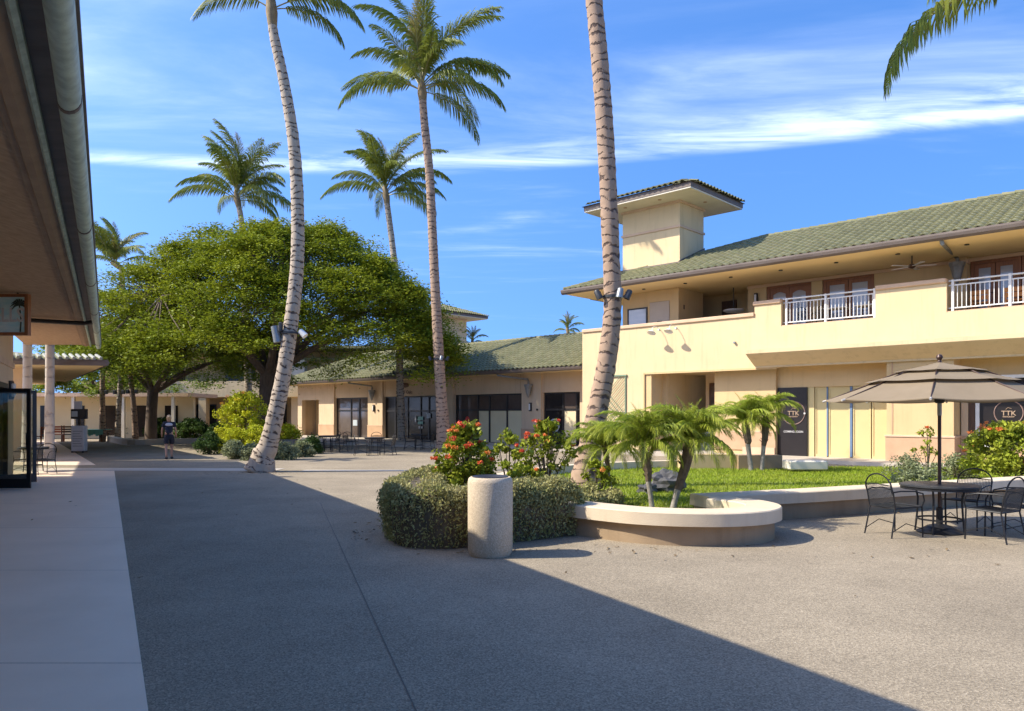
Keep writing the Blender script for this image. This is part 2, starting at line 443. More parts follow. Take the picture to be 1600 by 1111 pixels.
def aggregate_mat(name, base, dark, light, cell=55.0, amount=0.55):
    """washed pebble concrete: little stones of mixed tone, with broad stains"""
    m = bpy.data.materials.new(name); nt, N, L, b = nodes_of(m)
    g = N.new('ShaderNodeNewGeometry')
    v = N.new('ShaderNodeTexVoronoi'); v.inputs['Scale'].default_value = cell; L.new(g.outputs['Position'], v.inputs['Vector'])
    n1 = N.new('ShaderNodeTexNoise'); n1.inputs['Scale'].default_value = 60; n1.inputs['Detail'].default_value = 8; n1.inputs['Roughness'].default_value = 0.75
    L.new(g.outputs['Position'], n1.inputs['Vector'])
    n2 = N.new('ShaderNodeTexNoise'); n2.inputs['Scale'].default_value = 0.55; n2.inputs['Detail'].default_value = 9; n2.inputs['Roughness'].default_value = 0.68
    L.new(g.outputs['Position'], n2.inputs['Vector'])
    sepc = N.new('ShaderNodeSeparateColor'); L.new(v.outputs['Color'], sepc.inputs[0])
    rp = N.new('ShaderNodeValToRGB')
    e = rp.color_ramp.elements
    e[0].position = 0.0; e[0].color = (*dark, 1); e[1].position = 1.0; e[1].color = (*light, 1)
    k = e.new(0.35); k.color = (*[(a + c) / 2 for a, c in zip(dark, base)], 1)
    k = e.new(0.7); k.color = (*base, 1)
    ad = N.new('ShaderNodeMath'); ad.operation = 'MULTIPLY_ADD'; ad.inputs[1].default_value = amount; ad.inputs[2].default_value = 0.0
    L.new(sepc.outputs[0], ad.inputs[0])
    a2 = N.new('ShaderNodeMath'); a2.operation = 'MULTIPLY_ADD'; a2.inputs[1].default_value = 1.1; L.new(n1.outputs[0], a2.inputs[0]); L.new(ad.outputs[0], a2.inputs[2])
    a3 = N.new('ShaderNodeMath'); a3.operation = 'SUBTRACT'; L.new(a2.outputs[0], a3.inputs[0]); a3.inputs[1].default_value = 0.28
    L.new(a3.outputs[0], rp.inputs[0])
    r2 = N.new('ShaderNodeMapRange'); r2.inputs[1].default_value = 0.3; r2.inputs[2].default_value = 0.72; r2.inputs[3].default_value = 0.76; r2.inputs[4].default_value = 1.12
    L.new(n2.outputs[0], r2.inputs[0])
    mu = N.new('ShaderNodeMix'); mu.data_type = 'RGBA'; mu.blend_type = 'MULTIPLY'; mu.inputs[0].default_value = 1
    L.new(rp.outputs[0], mu.inputs[6]); L.new(r2.outputs[0], mu.inputs[7])
    sv = N.new('ShaderNodeTexVoronoi'); sv.inputs['Scale'].default_value = 0.9; L.new(g.outputs['Position'], sv.inputs['Vector'])     # old gum and drip spots
    sr = N.new('ShaderNodeMapRange'); sr.inputs[1].default_value = 0.012; sr.inputs[2].default_value = 0.035; sr.inputs[3].default_value = 0.72; sr.inputs[4].default_value = 1.0
    L.new(sv.outputs['Distance'], sr.inputs[0])
    ms_ = N.new('ShaderNodeMix'); ms_.data_type = 'RGBA'; ms_.blend_type = 'MULTIPLY'; ms_.inputs[0].default_value = 1
    L.new(mu.outputs[2], ms_.inputs[6]); L.new(sr.outputs[0], ms_.inputs[7]); L.new(ms_.outputs[2], b.inputs['Base Color'])
    b.inputs['Roughness'].default_value = 0.9; b.inputs['Specular IOR Level'].default_value = 0.08
    bp = N.new('ShaderNodeBump'); bp.inputs['Strength'].default_value = 0.5; bp.inputs['Distance'].default_value = 0.006
    L.new(v.outputs['Distance'], bp.inputs['Height']); L.new(bp.outputs[0], b.inputs['Normal'])
    MATS[name] = m
aggregate_mat('aggregate', (0.375, 0.31, 0.22), (0.12, 0.10, 0.075), (0.60, 0.505, 0.38), cell=90, amount=0.5)
aggregate_mat('can_stone', (0.66, 0.54, 0.39), (0.42, 0.32, 0.22), (0.78, 0.67, 0.52), cell=75, amount=0.4)

def trunk_mat(name, pale, pale2, dark, freq):
    m = bpy.data.materials.new(name); nt, N, L, b = nodes_of(m)
    a = N.new('ShaderNodeAttribute'); a.attribute_name = 'len'
    tcn = N.new('ShaderNodeTexCoord')
    n1 = N.new('ShaderNodeTexNoise'); n1.inputs['Scale'].default_value = 2.2; n1.inputs['Detail'].default_value = 5; L.new(tcn.outputs['Object'], n1.inputs['Vector'])
    n2 = N.new('ShaderNodeTexNoise'); n2.inputs['Scale'].default_value = 9; n2.inputs['Detail'].default_value = 6; L.new(tcn.outputs['Object'], n2.inputs['Vector'])
    s = N.new('ShaderNodeMath'); s.operation = 'MULTIPLY_ADD'; s.inputs[1].default_value = 0.5; L.new(n1.outputs[0], s.inputs[0]); L.new(a.outputs['Fac'], s.inputs[2])
    v = N.new('ShaderNodeTexVoronoi'); v.voronoi_dimensions = '1D'; v.feature = 'DISTANCE_TO_EDGE'; v.inputs['Scale'].default_value = freq
    L.new(s.outputs[0], v.inputs['W'])
    mr = N.new('ShaderNodeMapRange'); mr.inputs[1].default_value = 0.0; mr.inputs[2].default_value = 0.17; mr.interpolation_type = 'SMOOTHSTEP'
    ad = N.new('ShaderNodeMath'); ad.operation = 'MULTIPLY_ADD'; ad.inputs[1].default_value = 0.75; L.new(n2.outputs[0], ad.inputs[0])
    sb = N.new('ShaderNodeMath'); sb.operation = 'SUBTRACT'; sb.inputs[1].default_value = 0.36; L.new(v.outputs['Distance'], ad.inputs[2]); L.new(ad.outputs[0], sb.inputs[0])
    L.new(sb.outputs[0], mr.inputs[0])
    m1 = N.new('ShaderNodeMix'); m1.data_type = 'RGBA'; L.new(n2.outputs[0], m1.inputs[0]); m1.inputs[6].default_value = (*pale2, 1); m1.inputs[7].default_value = (*pale, 1)
    m2 = N.new('ShaderNodeMix'); m2.data_type = 'RGBA'; L.new(mr.outputs[0], m2.inputs[0]); m2.inputs[6].default_value = (*dark, 1); L.new(m1.outputs[2], m2.inputs[7])
    L.new(m2.outputs[2], b.inputs['Base Color']); b.inputs['Roughness'].default_value = 0.9; b.inputs['Specular IOR Level'].default_value = 0.15
    bp = N.new('ShaderNodeBump'); bp.inputs['Strength'].default_value = 0.7; bp.inputs['Distance'].default_value = 0.03; L.new(mr.outputs[0], bp.inputs['Height']); L.new(bp.outputs[0], b.inputs['Normal'])
    MATS[name] = m
trunk_mat('palm_trunk', (0.52, 0.43, 0.33), (0.34, 0.27, 0.20), (0.085, 0.062, 0.052), 5.6)
trunk_mat('royal_trunk', (0.58, 0.53, 0.47), (0.48, 0.43, 0.38), (0.40, 0.35, 0.31), 2.2)
trunk_mat('palm_trunk_brown', (0.44, 0.31, 0.22), (0.28, 0.19, 0.13), (0.10, 0.07, 0.058), 5.2)

# ------------------------------------------------------------------ ground and paving
MB().quad((-400, -200, 0), (400, -200, 0), (400, 900, 0), (-400, 900, 0)).build('ground', 'aggregate', kind='structure')
VX, VY = -0.4829, 0.8757            # run of the left-hand arcade
def lf(x0, Z, z=0.0):               # arcade frame: offset to the right (x0), distance ahead (Z)
    return (x0 - 0.5513 * Z, Z, z)
# smooth walk below the arcade
wk = MB(); edges = [-4.0 + 3.05 * k for k in range(10)]
for a, b in zip(edges[:-1], edges[1:]):
    b2 = min(b, 22.6)
    wk.quad(lf(-14, a, .005), lf(.247, a, .005), lf(.247, b2 - .008, .005), lf(-14, b2 - .008, .005))
    if b2 < b: break
wk.build('walkway', 'walk', kind='structure')
MB().quad((-32, 22.65, .009), (-7.2, 22.3, .009), (-7.2, 23.35, .009), (-32, 23.95, .009)).build('paving_band', 'concrete', kind='structure')
MB().quad((-6.4, 22.3, .005), (-1.5, 22.35, .005), (-1.5, 22.75, .005), (-6.4, 22.8, .005)).build('paving_band', 'concrete', kind='structure')
q0, q1 = at(150, 727), at(86, 689)
MB().quad((-40, q0.y, .006), (q0.x, q0.y, .006), (q1.x, q1.y, .006), (-45, q1.y, .006)).build('far_walkway', 'walk', kind='structure')
j0, j1 = at(500, 785), at(652, 1115)
dj = (j1 - j0).normalized(); nj = Vector((-dj.y, dj.x, 0)) * .0045; up4 = Vector((0, 0, .004))
MB().quad(j0 - nj + up4, j1 - nj + up4, j1 + nj + up4, j0 + nj + up4).build('paving_joint', 'joint', kind='structure')

# ------------------------------------------------------------------ the two-storey wing and the long shop wing share one building line
O = Vector((3.2826, 34.318, 0)); FR = math.atan2(-0.69190536, 0.72198821)
def fl(s, d, z=0):                  # facade frame -> world
    return Vector((O.x + .72199 * s + .69191 * d, O.y - .69191 * s + .72199 * d, z))

def tile_mesh(w, l, h):
    """one clay tile: a barrel and a flat pan, running along +y (up the slope)"""
    b = MB(); n = 6
    prof = [(-w*.5, 0.0), (-w*.34, 0.0)] + [(-w*.34 + w*.84 * k / n, h * math.sin(math.pi * k / n)) for k in range(1, n + 1)]
    for k in range(len(prof) - 1):
        (xa, za), (xb, zb) = prof[k], prof[k + 1]
        b.quad((xa, 0, za + .035), (xb, 0, zb + .035), (xb, l, zb), (xa, l, za))
        b.quad((xa, 0, za), (xb, 0, zb), (xb, 0, zb + .035), (xa, 0, za + .035))
    return b
def tile_field(o3, ex, ey, en, W, H, clip, keep, parent, tw=.30, tl=.36, th=.075, near=None):
    """tiles on the slope o3 + ex*x + ey*y; those chosen by near become single tiles, the others one field"""
    M = Matrix((( ex.x, ey.x, en.x), (ex.y, ey.y, en.y), (ex.z, ey.z, en.z)))
    tb = tile_mesh(tw, tl * 1.12, th); tv = np.array(tb.v); tf = np.array(tb.f)
    Mn = np.array(M); spots = []
    nx, ny = int(W / tw), int(H / tl)
    for j in range(ny + 1):
        for i in range(nx + 1):
            x, y = (i + .5) * tw, j * tl
            if clip(x, y + tl * .5): spots.append((x, y))
    spots.sort(key=lambda q: -near(*q)) if near else None
    single = spots[:keep] if near else []
    rest = spots[len(single):]
    if single:
        me = tb.mesh('tile', 'tile_one', smooth=True)
        rot = M.to_4x4()
        for x, y in single:
            o = bpy.data.objects.new('tile', me)
            o.matrix_local = Matrix.Translation(o3 + ex * x + ey * y + en * rnd.uniform(0, .008)) @ rot @ Matrix.Rotation(rnd.uniform(-.012, .012), 4, 'Z')
            finish(o, parent)
    if rest:
        rs = np.random.RandomState(3)
        base = tv @ Mn.T
        offs = np.array([tuple(o3 + ex * x + ey * y) for x, y in rest]) + np.outer(rs.uniform(0, .008, len(rest)), np.array(en))
        allv = (base[None, :, :] + offs[:, None, :]).reshape(-1, 3)
        nv = len(tv)
        allf = (tf[None, :, :] + (np.arange(len(rest)) * nv)[:, None, None]).reshape(-1, 4)
        me = bpy.data.meshes.new('tile_field')
        # weld each tile so that it reads as one piece
        me.from_pydata(allv.tolist(), [], allf.tolist()); me.update()
        bm = bmesh.new(); bm.from_mesh(me); bmesh.ops.remove_doubles(bm, verts=bm.verts[:], dist=1e-5); bm.to_mesh(me); bm.free()
        me.materials.append(MATS['tile'])
        me.polygons.foreach_set('use_smooth', [True] * len(me.polygons))
        try: me.set_sharp_from_angle(angle=R(40))
        except Exception: pass
        finish(bpy.data.objects.new('tile_field', me), parent, kind='stuff')

def sconce(parent, s, d, z, h=.42):
    b = MB(); b.bbox(s - .07, s + .07, d - .12, d + .01, z - h/2, z + h/2, .02); l = b.build('wall_light', 'dark_metal', parent)
    MB().bbox(s - .045, s + .045, d - .15, d - .115, z - h*.36, z + h*.36, .015).build('diffuser', 'bulb_white', l)
def leader_head(parent, s, d, z, sg, dg, zg, k=1.0):
    """rain leader: pipe from the gutter down to a pointed collector on the wall"""
    b = MB(); b.tube([(sg, dg, zg), (sg + .02, dg, zg - .12), (s - .12, d - .12, z + .42*k), (s, d - .16*k, z + .30*k), (s, d - .16*k, z + .12*k)], .045*k, 8)
    p = b.build('downpipe', 'zinc', parent, smooth=True)
    h = MB(); i = [(.17, .20), (.19, .20), (.19, .14), (.16, .08), (.10, -.18), (.05, -.30), (.02, -.36)]
    h.lathe([(r*k, zz*k) for r, zz in i], 10); 
    o = h.build('collector', 'zinc', parent); o.location = (s, d - .17*k, z)
def rail(parent, s0, s1, d, z0, z1, posts, pitch=.125):
    MB().bbox(s0, s1, d - .03, d + .03, z1 - .05, z1, .008).build('top_rail', 'rail_white', parent)
    MB().box(s0, s1, d - .022, d + .022, z1 - .19, z1 - .15).build('middle_rail', 'rail_white', parent)
    MB().box(s0, s1, d - .022, d + .022, z0 + .09, z0 + .13).build('bottom_rail', 'rail_white', parent)
    for p in posts: MB().bbox(p - .04, p + .04, d - .045, d + .045, z0, z1 + .012, .008).build('post', 'rail_white', parent)
    me = MB().box(-.011, .011, -.011, .011, z0 + .13, z1 - .19).mesh('baluster', 'rail_white')
    n = int((s1 - s0) / pitch)
    for k in range(1, n):
        s = s0 + (s1 - s0) * k / n
        if min(abs(s - p) for p in posts) > .05: obj('baluster', me, parent, (s, d, 0))
def french_door(parent, s0, s1, d, z0, z1, arched=False, glass='glass_sky'):
    fr = MB(); w = .11
    fr.box(s0, s0 + w, d - .06, d + .05, z0, z1); fr.box(s1 - w, s1, d - .06, d + .05, z0, z1); fr.box(s0 + w, s1 - w, d - .06, d + .05, z1 - w, z1)
    dr = fr.build('door', 'wood', parent)
    mid = (s0 + s1) / 2
    for a, b in ((s0 + w, mid - .01), (mid + .01, s1 - w)):
        lf_ = MB(); st = .13
        lf_.box(a, a + st, d - .03, d + .02, z0, z1 - w - .005); lf_.box(b - st, b, d - .03, d + .02, z0, z1 - w - .005)
        lf_.box(a + st, b - st, d - .03, d + .02, z0, z0 + .22)
        if arched:
            n = 8; top = z1 - w - .005; lo = top - .28
            poly = [(a + st, top), (a + st, lo)] + [(a + st + (b - a - 2*st) * k / n, lo + .10 * math.sin(math.pi * k / n)) for k in range(1, n)] + [(b - st, lo), (b - st, top)]
            i = len(lf_.v); m_ = len(poly)
            lf_.v += [(x, d - .03, z) for x, z in poly] + [(x, d + .02, z) for x, z in poly]
            lf_.f.append(tuple(range(i, i + m_))); lf_.f.append(tuple(range(i + 2*m_ - 1, i + m_ - 1, -1)))
            for k in range(m_): lf_.f.append((i + k, i + m_ + k, i + m_ + (k+1) % m_, i + (k+1) % m_))
        else: lf_.box(a + st, b - st, d - .03, d + .02, z1 - w - .155, z1 - w - .005)
        lf_.build('door_leaf', 'wood', dr)
        MB().box(a + st - .01, b - st + .01, d - .008, d + .004, z0 + .2, z1 - w - .1).build('pane', glass, dr)
    MB().tube([(mid - .05, d - .03, z0 + 1.0), (mid - .05, d - .09, z0 + 1.0), (mid - .16, d - .09, z0 + 1.0)], .012, 6).build('handle', 'dark_metal', dr)

# ---------------- two-storey wing
RB = thing('shop_building', 'two storey cream stucco shop building with square roof tower and tiled roof', 'building', O, FR)
SE = 27.0
w = MB(); T = .36
for s0, s1, z0, z1 in ((0, 3.42, 0, 5.5), (3.42, 8.45, 3.5, 5.5), (8.45, 9.35, 3.5, 5.92), (9.35, 9.5, 3.62, 5.92), (9.5, 12.85, 3.62, 5.03),
                       (12.85, 15.02, 3.62, 6.0), (15.02, 18.6, 3.62, 5.03), (18.6, 21.0, 3.62, 6.0), (21, 24.4, 3.62, 5.03), (24.4, SE, 0, 6.0)):
    w.box(s0, s1, 0, T, z0, z1)
w.box(0, T, T, 9.6, 0, 5.5)
w.build('wall', 'cream', RB)
MB().bbox(.004, 8.45, -.07, T + .05, 5.5, 5.65, .02).build('parapet_cap', 'cap', RB)
MB().bbox(-.07, .3, T + .05, 9.6, 5.5, 5.65, .02).build('parapet_cap', 'cap', RB)
for a, b, z in ((8.40, 9.5, 5.92), (12.85, 15.02, 6.0), (18.6, 21.0, 6.0)):
    MB().bbox(a, b, -.07, T + .05, z, z + .15, .02).build('parapet_cap', 'cap', RB)
MB().extrude([(-.003, 4.16), (-.85, 4.14), (-.85, 4.0), (-.78, 3.95), (-.70, 3.90), (-.10, 3.56), (-.10, 3.50), (-.003, 3.50)], 8.5, SE).build('ledge', 'cream', RB)
# entrance recess with the stair passage and the blank bay
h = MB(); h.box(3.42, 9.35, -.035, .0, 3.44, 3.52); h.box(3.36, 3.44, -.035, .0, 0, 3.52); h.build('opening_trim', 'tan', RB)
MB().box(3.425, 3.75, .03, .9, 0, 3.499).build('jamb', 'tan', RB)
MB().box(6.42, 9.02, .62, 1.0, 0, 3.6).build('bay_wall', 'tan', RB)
MB().box(6.42, 9.02, .575, .618, .30, 1.0).build('dado_panel', 'dado', RB)
MB().box(6.42, 9.02, .565, .618, 1.003, 1.05).build('dado_rail', 'cap', RB)
MB().box(7.7, 9.02, .50, .56, 0, .42).build('plinth', 'cap', RB)
MB().tube([(7.35, .62, 1.95), (7.35, .57, 1.95)], .06, 10).build('entry_bell', 'dark_metal', RB)
MB().box(3.75, 4.0, .9, 5.0, 0, 3.6).build('passage_wall', 'tan', RB)
MB().box(4.0, 6.42, 4.6, 4.9, 0, 3.6).build('passage_wall', 'tan', RB)
MB().box(5.35, 6.42, 1.0, 2.9, 0, .001).build('passage_floor', 'concrete', RB)
MB().box(3.75, 6.42, .4, 5.0, 3.5, 3.6).build('passage_ceiling', 'tan', RB)
MB().box(4.75, 5.9, 2.9, 3.1, 0, 3.5).build('passage_pier', 'mid_tan', RB)
pf = MB().bbox(4.95, 5.65, 2.83, 2.90, 1.8, 3.1, .02).build('picture', 'wood_dark', RB)
MB().box(5.04, 5.56, 2.822, 2.828, 1.95, 2.95).build('print', 'picture', pf)
st = MB()
for k in range(10): st.box(5.95, 6.41, 1.6 + .28*k, 1.9 + .28*k, 0, .18*(k+1))
st.build('stair', 'concrete', RB)
MB().tube([(5.93, 1.5, .95), (5.93, 4.3, 2.8)], .03, 6).build('stair_rail', 'dark_metal', RB)
MB().bbox(4.85, 5.35, 2.2, 2.5, 0, .95, .02).build('cabinet', 'lamp_grey', RB)
# trellis
tr_ = MB(); 
for a, b, c, e in ((1.15, 1.2, .8, 3.4), (2.42, 2.47, .8, 3.4)): tr_.box(a, b, -.06, -.003, c, e)
tr_.box(1.1, 2.52, -.08, -.003, 3.4, 3.47); tr_.box(1.2, 2.42, -.06, -.003, .8, .85)
TR = tr_.build('trellis', 'trellis', RB)
for k in range(-6, 9):
    for sg in (1, -1):
        x0 = 1.2 + k * .26; pts = []
        for q in range(41):
            t = 2.55 * q / 40; x = x0 + sg * t
            if 1.21 <= x <= 2.41: pts.append((x, -.035 - .012 * sg, .85 + t))
        if len(pts) > 3: MB().tube([pts[0], pts[-1]], .016, 4).build('slat', 'trellis', TR)
# shop front under the ledge
MB().box(9.022, 13.19, .78, 1.0, 2.745, 3.598).build('shop_header', 'tan', RB)
MB().box(9.352, 13.25, .36, 1.30, 3.60, 3.70).build('porch_ceiling', 'soffit', RB)
pnl = MB().box(9.03, 10.17, .75, .84, .13, 2.742).build('hoarding', 'sign_black', RB)
def coming_soon(parent, s, d, z, size, r, tz):
    n = 40; ring = MB()
    ring.tube([(s + r*math.cos(2*math.pi*k/n), d, z + r*math.sin(2*math.pi*k/n)) for k in range(n + 1)], .016, 4, cap=False)
    ring.build('ring', 'sign_line', parent)
    for body, sz, dz, m in (('TTK', r*.55, -.02, 'letter_gold'), ('RESTAURANT', r*.13, -r*.33, 'letter_gold'), ('COMING SOON', size, -tz, 'letter_white')):
        o = obj('lettering', text_mesh(body, sz, m, .003, bold=size*.012), parent, (s, d - .004, z + dz), (R(90), 0, 0))
    a = MB(); a.tube([(s - r*.2, d - .004, z + r*.27), (s - r*.05, d - .004, z + r*.42), (s + r*.2, d - .004, z + r*.34)], .008, 4)
    a.build('flourish', 'letter_gold', parent)
coming_soon(pnl, 9.66, .738, 1.77, .105, .44, .72)
MB().tube([(10.1, .75, 1.75), (10.1, .70, 1.75)], .035, 10).build('handle', 'letter_white', pnl)
MB().box(10.175, 10.42, .82, .94, .13, 2.742).build('post', 'paper_yellow', RB)
for k, (a, b) in enumerate(((10.44, 10.87), (10.93, 11.70), (11.80, 12.42), (12.46, 13.19))):
    dl = MB(); dl.box(a, a+.05, 0.86, 0.92, .13, 2.742); dl.box(b-.05, b, 0.86, 0.92, .13, 2.742); dl.box(a+.05, b-.05, 0.86, 0.92, 2.66, 2.742); dl.box(a+.05, b-.05, 0.86, 0.92, .13, .22)
    D = dl.build('shop_door', 'paper_yellow', RB)
    MB().box(a+.05, b-.05, 0.885, 0.90, .22, 2.66).build('papered_pane', 'paper_yellow', D)
for a, b in ((10.875, 10.925), (11.71, 11.79)):
    MB().box(a, b, 0.83, 0.858, .16, 2.75).build('tape_strip', 'tape_blue', RB)
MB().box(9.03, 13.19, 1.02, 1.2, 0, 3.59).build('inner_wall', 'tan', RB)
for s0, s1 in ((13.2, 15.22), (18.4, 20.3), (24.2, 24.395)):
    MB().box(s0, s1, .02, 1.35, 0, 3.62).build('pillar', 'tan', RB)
    MB().box(s0 - .03, s1 + .03, -.02, 1.1, 0, .95).build('pillar_base', 'dado', RB)
    MB().bbox(s0 - .05, s1 + .05, -.05, 1.12, .953, 1.02, .01).build('base_moulding', 'cap', RB)
    MB().box(s0 + .16, s0 + .20, .006, .018, 1.02, 3.6).build('groove', 'dado', RB)
MB().box(15.22, 18.4, .90, 1.1, 2.98, 3.598).build('shop_header', 'tan', RB)
MB().box(15.22, 18.4, .36, 1.35, 3.60, 3.70).build('porch_ceiling', 'soffit', RB)
MB().box(15.26, 15.46, .80, 1.08, 1.0, 2.98).build('bay_wall', 'mid_tan', RB)
MB().box(15.26, 15.47, .76, 1.1, 0, .998).build('dado_panel', 'dado', RB)
MB().box(15.475, 15.66, .80, 1.1, 0, 2.98).build('post', 'wood_dark', RB)
sw = MB(); sw.box(15.67, 15.78, .78, .90, .62, 2.98); sw.box(15.78, 18.4, .78, .90, .62, .73); sw.box(15.78, 18.4, .78, .90, 2.88, 2.98); sw.box(15.78, 18.4, .78, .90, 2.50, 2.62)
sw.box(16.62, 16.74, .78, .90, 2.62, 2.88)
SW = sw.build('shop_window', 'rail_white', RB)
MB().box(15.78, 18.4, .835, .845, 2.62, 2.88).build('pane', 'glass_dark', SW)
pn2 = MB().box(15.785, 18.4, .81, .845, .73, 2.50).build('hoarding', 'sign_black', SW)
coming_soon(pn2, 16.58, .798, 1.77, .20, .39, .54)
MB().box(15.67, 18.4, .79, 1.1, 0, .618).build('sill_wall', 'dado', RB)
# upper floor
MB().box(.36, SE, T, 5.0, 4.75, 4.92).build('balcony_floor', 'concrete', RB)
for a, b in ((9.5, 12.85), (15.02, 18.6), (21, 24.4)):
    rl = MB().box(a, b, .02, T - .02, 5.03, 5.07).build('balcony_rail', 'cap', RB)
    rail(rl, a + .02, b - .02, .17, 5.07, 6.09, [a + .14, (a + b) / 2 - .08, b - .08])
DU = 2.7
uw = MB()
for s0, s1, z0, z1 in ((6.85, 7.68, 4.92, 7.2), (7.68, 9.57, 7.1, 7.2), (9.57, 10.0, 4.92, 7.2), (10.0, 11.95, 7.1, 7.2), (11.95, 15.1, 4.92, 7.2), (15.1, 18.0, 7.08, 7.2), (18.0, SE, 4.92, 7.2)):
    uw.box(s0, s1, DU, DU + .3, z0, z1)
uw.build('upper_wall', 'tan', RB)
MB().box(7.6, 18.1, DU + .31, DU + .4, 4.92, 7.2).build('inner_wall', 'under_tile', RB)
MB().box(14.55, 15.08, DU - .35, DU, 4.92, 7.19).build('pilaster', 'tan', RB)
MB().bbox(14.5, 15.13, DU - .4, DU - .002, 6.98, 7.1, .02).build('pilaster_cap', 'cap', RB)
MB().box(6.85, SE, DU - .06, DU - .002, 7.06, 7.18).build('cornice', 'cap', RB)
french_door(RB, 7.70, 9.55, DU + .1, 4.92, 7.09, arched=True)
french_door(RB, 10.02, 11.93, DU + .1, 4.92, 7.09)
french_door(RB, 15.12, 16.6, DU + .1, 4.92, 7.07)
french_door(RB, 16.62, 17.98, DU + .1, 4.92, 7.07)
sconce(RB, 7.25, DU, 6.62, .46)
# corner room below the tower
cr = MB(); cr.box(1.57, 4.56, 1.0, 1.25, 4.92, 7.2); cr.box(4.31, 4.56, 1.25, 3.0, 4.92, 7.2); cr.box(1.57, 1.82, 1.25, 4.2, 4.92, 7.2); cr.box(1.82, 6.85, 4.2, 4.4, 4.92, 7.2); cr.box(6.85, 7.1, DU + .31, 4.2, 4.92, 7.2)
cr.build('corner_room', 'tan', RB)
cw = MB(); cw.box(1.86, 1.92, .95, 1.0, 5.6, 6.52); cw.box(2.86, 2.92, .95, 1.0, 5.6, 6.52); cw.box(1.92, 2.86, .95, 1.0, 6.46, 6.52)
CW = cw.build('window', 'dark_metal', RB); MB().box(1.92, 2.86, .975, .985, 5.6, 6.46).build('pane', 'glass_sky', CW)
MB().box(3.0, 4.56, .90, .998, 4.92, 7.19).build('door_panel', 'tan', RB)
dd = MB().bbox(3.12, 4.12, .86, .898, 4.92, 6.68, .01).build('service_door', 'beige_door', RB)
MB().box(3.5, 3.75, .85, .858, 5.75, 5.82).build('plate', 'dark_metal', dd)
MB().bbox(4.50, 4.565, 1.3, 1.42, 6.3, 6.5, .01).build('bell_box', 'wood_dark', RB)
MB().box(4.9, 5.6, 4.1, 4.199, 4.92, 6.9).build('back_door', 'wood_dark', RB)
# soffit, gutter
MB().box(-.22, SE, -.98, 6.0, 7.2, 7.28).build('soffit', 'soffit', RB)
gp = [(-1.0 - .13*math.cos(a) * .9 - .03, 7.36 - .15*math.sin(a)) for a in [math.pi * k / 8 for k in range(9)]]
gp = [(-1.16, 7.40), (-1.16, 7.34), (-1.13, 7.25), (-1.06, 7.19), (-.985, 7.19), (-.985, 7.40)]
MB().extrude(gp, -.36, SE).build('gutter', 'gutter', RB)
ge = MB().extrude(gp, -9.0, -.99)
for i, v in enumerate(ge.v): ge.v[i] = (v[1] + .76, -v[0] - .0, v[2])
ge.build('gutter', 'gutter', RB)
for k in range(9):
    MB().tube([(1.2 + 2.05 * k, .2, 7.2), (1.2 + 2.05 * k, .2, 7.17)], .075, 12).build('downlight', 'dark_metal', RB)
leader_head(RB, 14.85, DU - .36, 6.72, 15.1, -.95, 7.22, 1.35)
# main roof: hipped at its left end
E0, E1 = Vector((-.25, -1.08, 7.40)), Vector((7.2, 4.0, 9.52))
slope = math.atan2(9.52 - 7.40, 5.08); sl = math.hypot(5.08, 2.12)
RF = MB()
RF.quad((-.25, -1.05, 7.34), (SE, -1.05, 7.34), (SE, 4, 9.44), (7.2, 4, 9.44))
RF.quad((-.25, 9.05, 7.34), (-.25, -1.05, 7.34), (7.2, 4, 9.44)); RF.quad((SE, 9.05, 7.34), (-.25, 9.05, 7.34), (7.2, 4, 9.44), (SE, 4, 9.44))
RF.quad((SE, -1.05, 7.34), (SE, 9.05, 7.34), (SE, 4, 9.44)); RF.quad((-.25, -1.05, 7.335), (-.25, 9.05, 7.335), (SE, 9.05, 7.335), (SE, -1.05, 7.335))
roof = RF.build('roof', 'under_tile', RB)
ey = Vector((0, math.cos(slope), math.sin(slope))); en = Vector((0, -math.sin(slope), math.cos(slope)))
def rclip(x, y):
    s = x - .25; d = -1.14 + y * math.cos(slope)
    if y > sl + .02: return False
    if s < -.25 + (d + 1.05) / 5.05 * 7.45 - .1: return False
    if 1.5 < s < 4.62 and .9 < d < 3.1: return False
    return s < SE
tile_field(Vector((-.25, -1.14, 7.36)), Vector((1, 0, 0)), ey, en, SE + .25, sl, rclip, 300, roof,
           near=lambda x, y: (0 if (x > 18.3 or x < 11) else 50 - y * 4 + x * .8))
hp = [Vector((-.25, -1.08, 7.42)), Vector((7.2, 4.0, 9.54))]
rid = MB(); n = 24
for k in range(n):
    a = hp[0].lerp(hp[1], k / n); b = hp[0].lerp(hp[1], (k + 1.15) / n); rid.tube([a, b], [.11, .09], 7)
for k in range(52):
    rid.tube([(7.1 + .38*k, 4.0, 9.52), (7.1 + .38*(k+1.12), 4.0, 9.50)], [.12, .10], 7)
rid.build('ridge_tiles', 'tile', roof, kind='stuff')
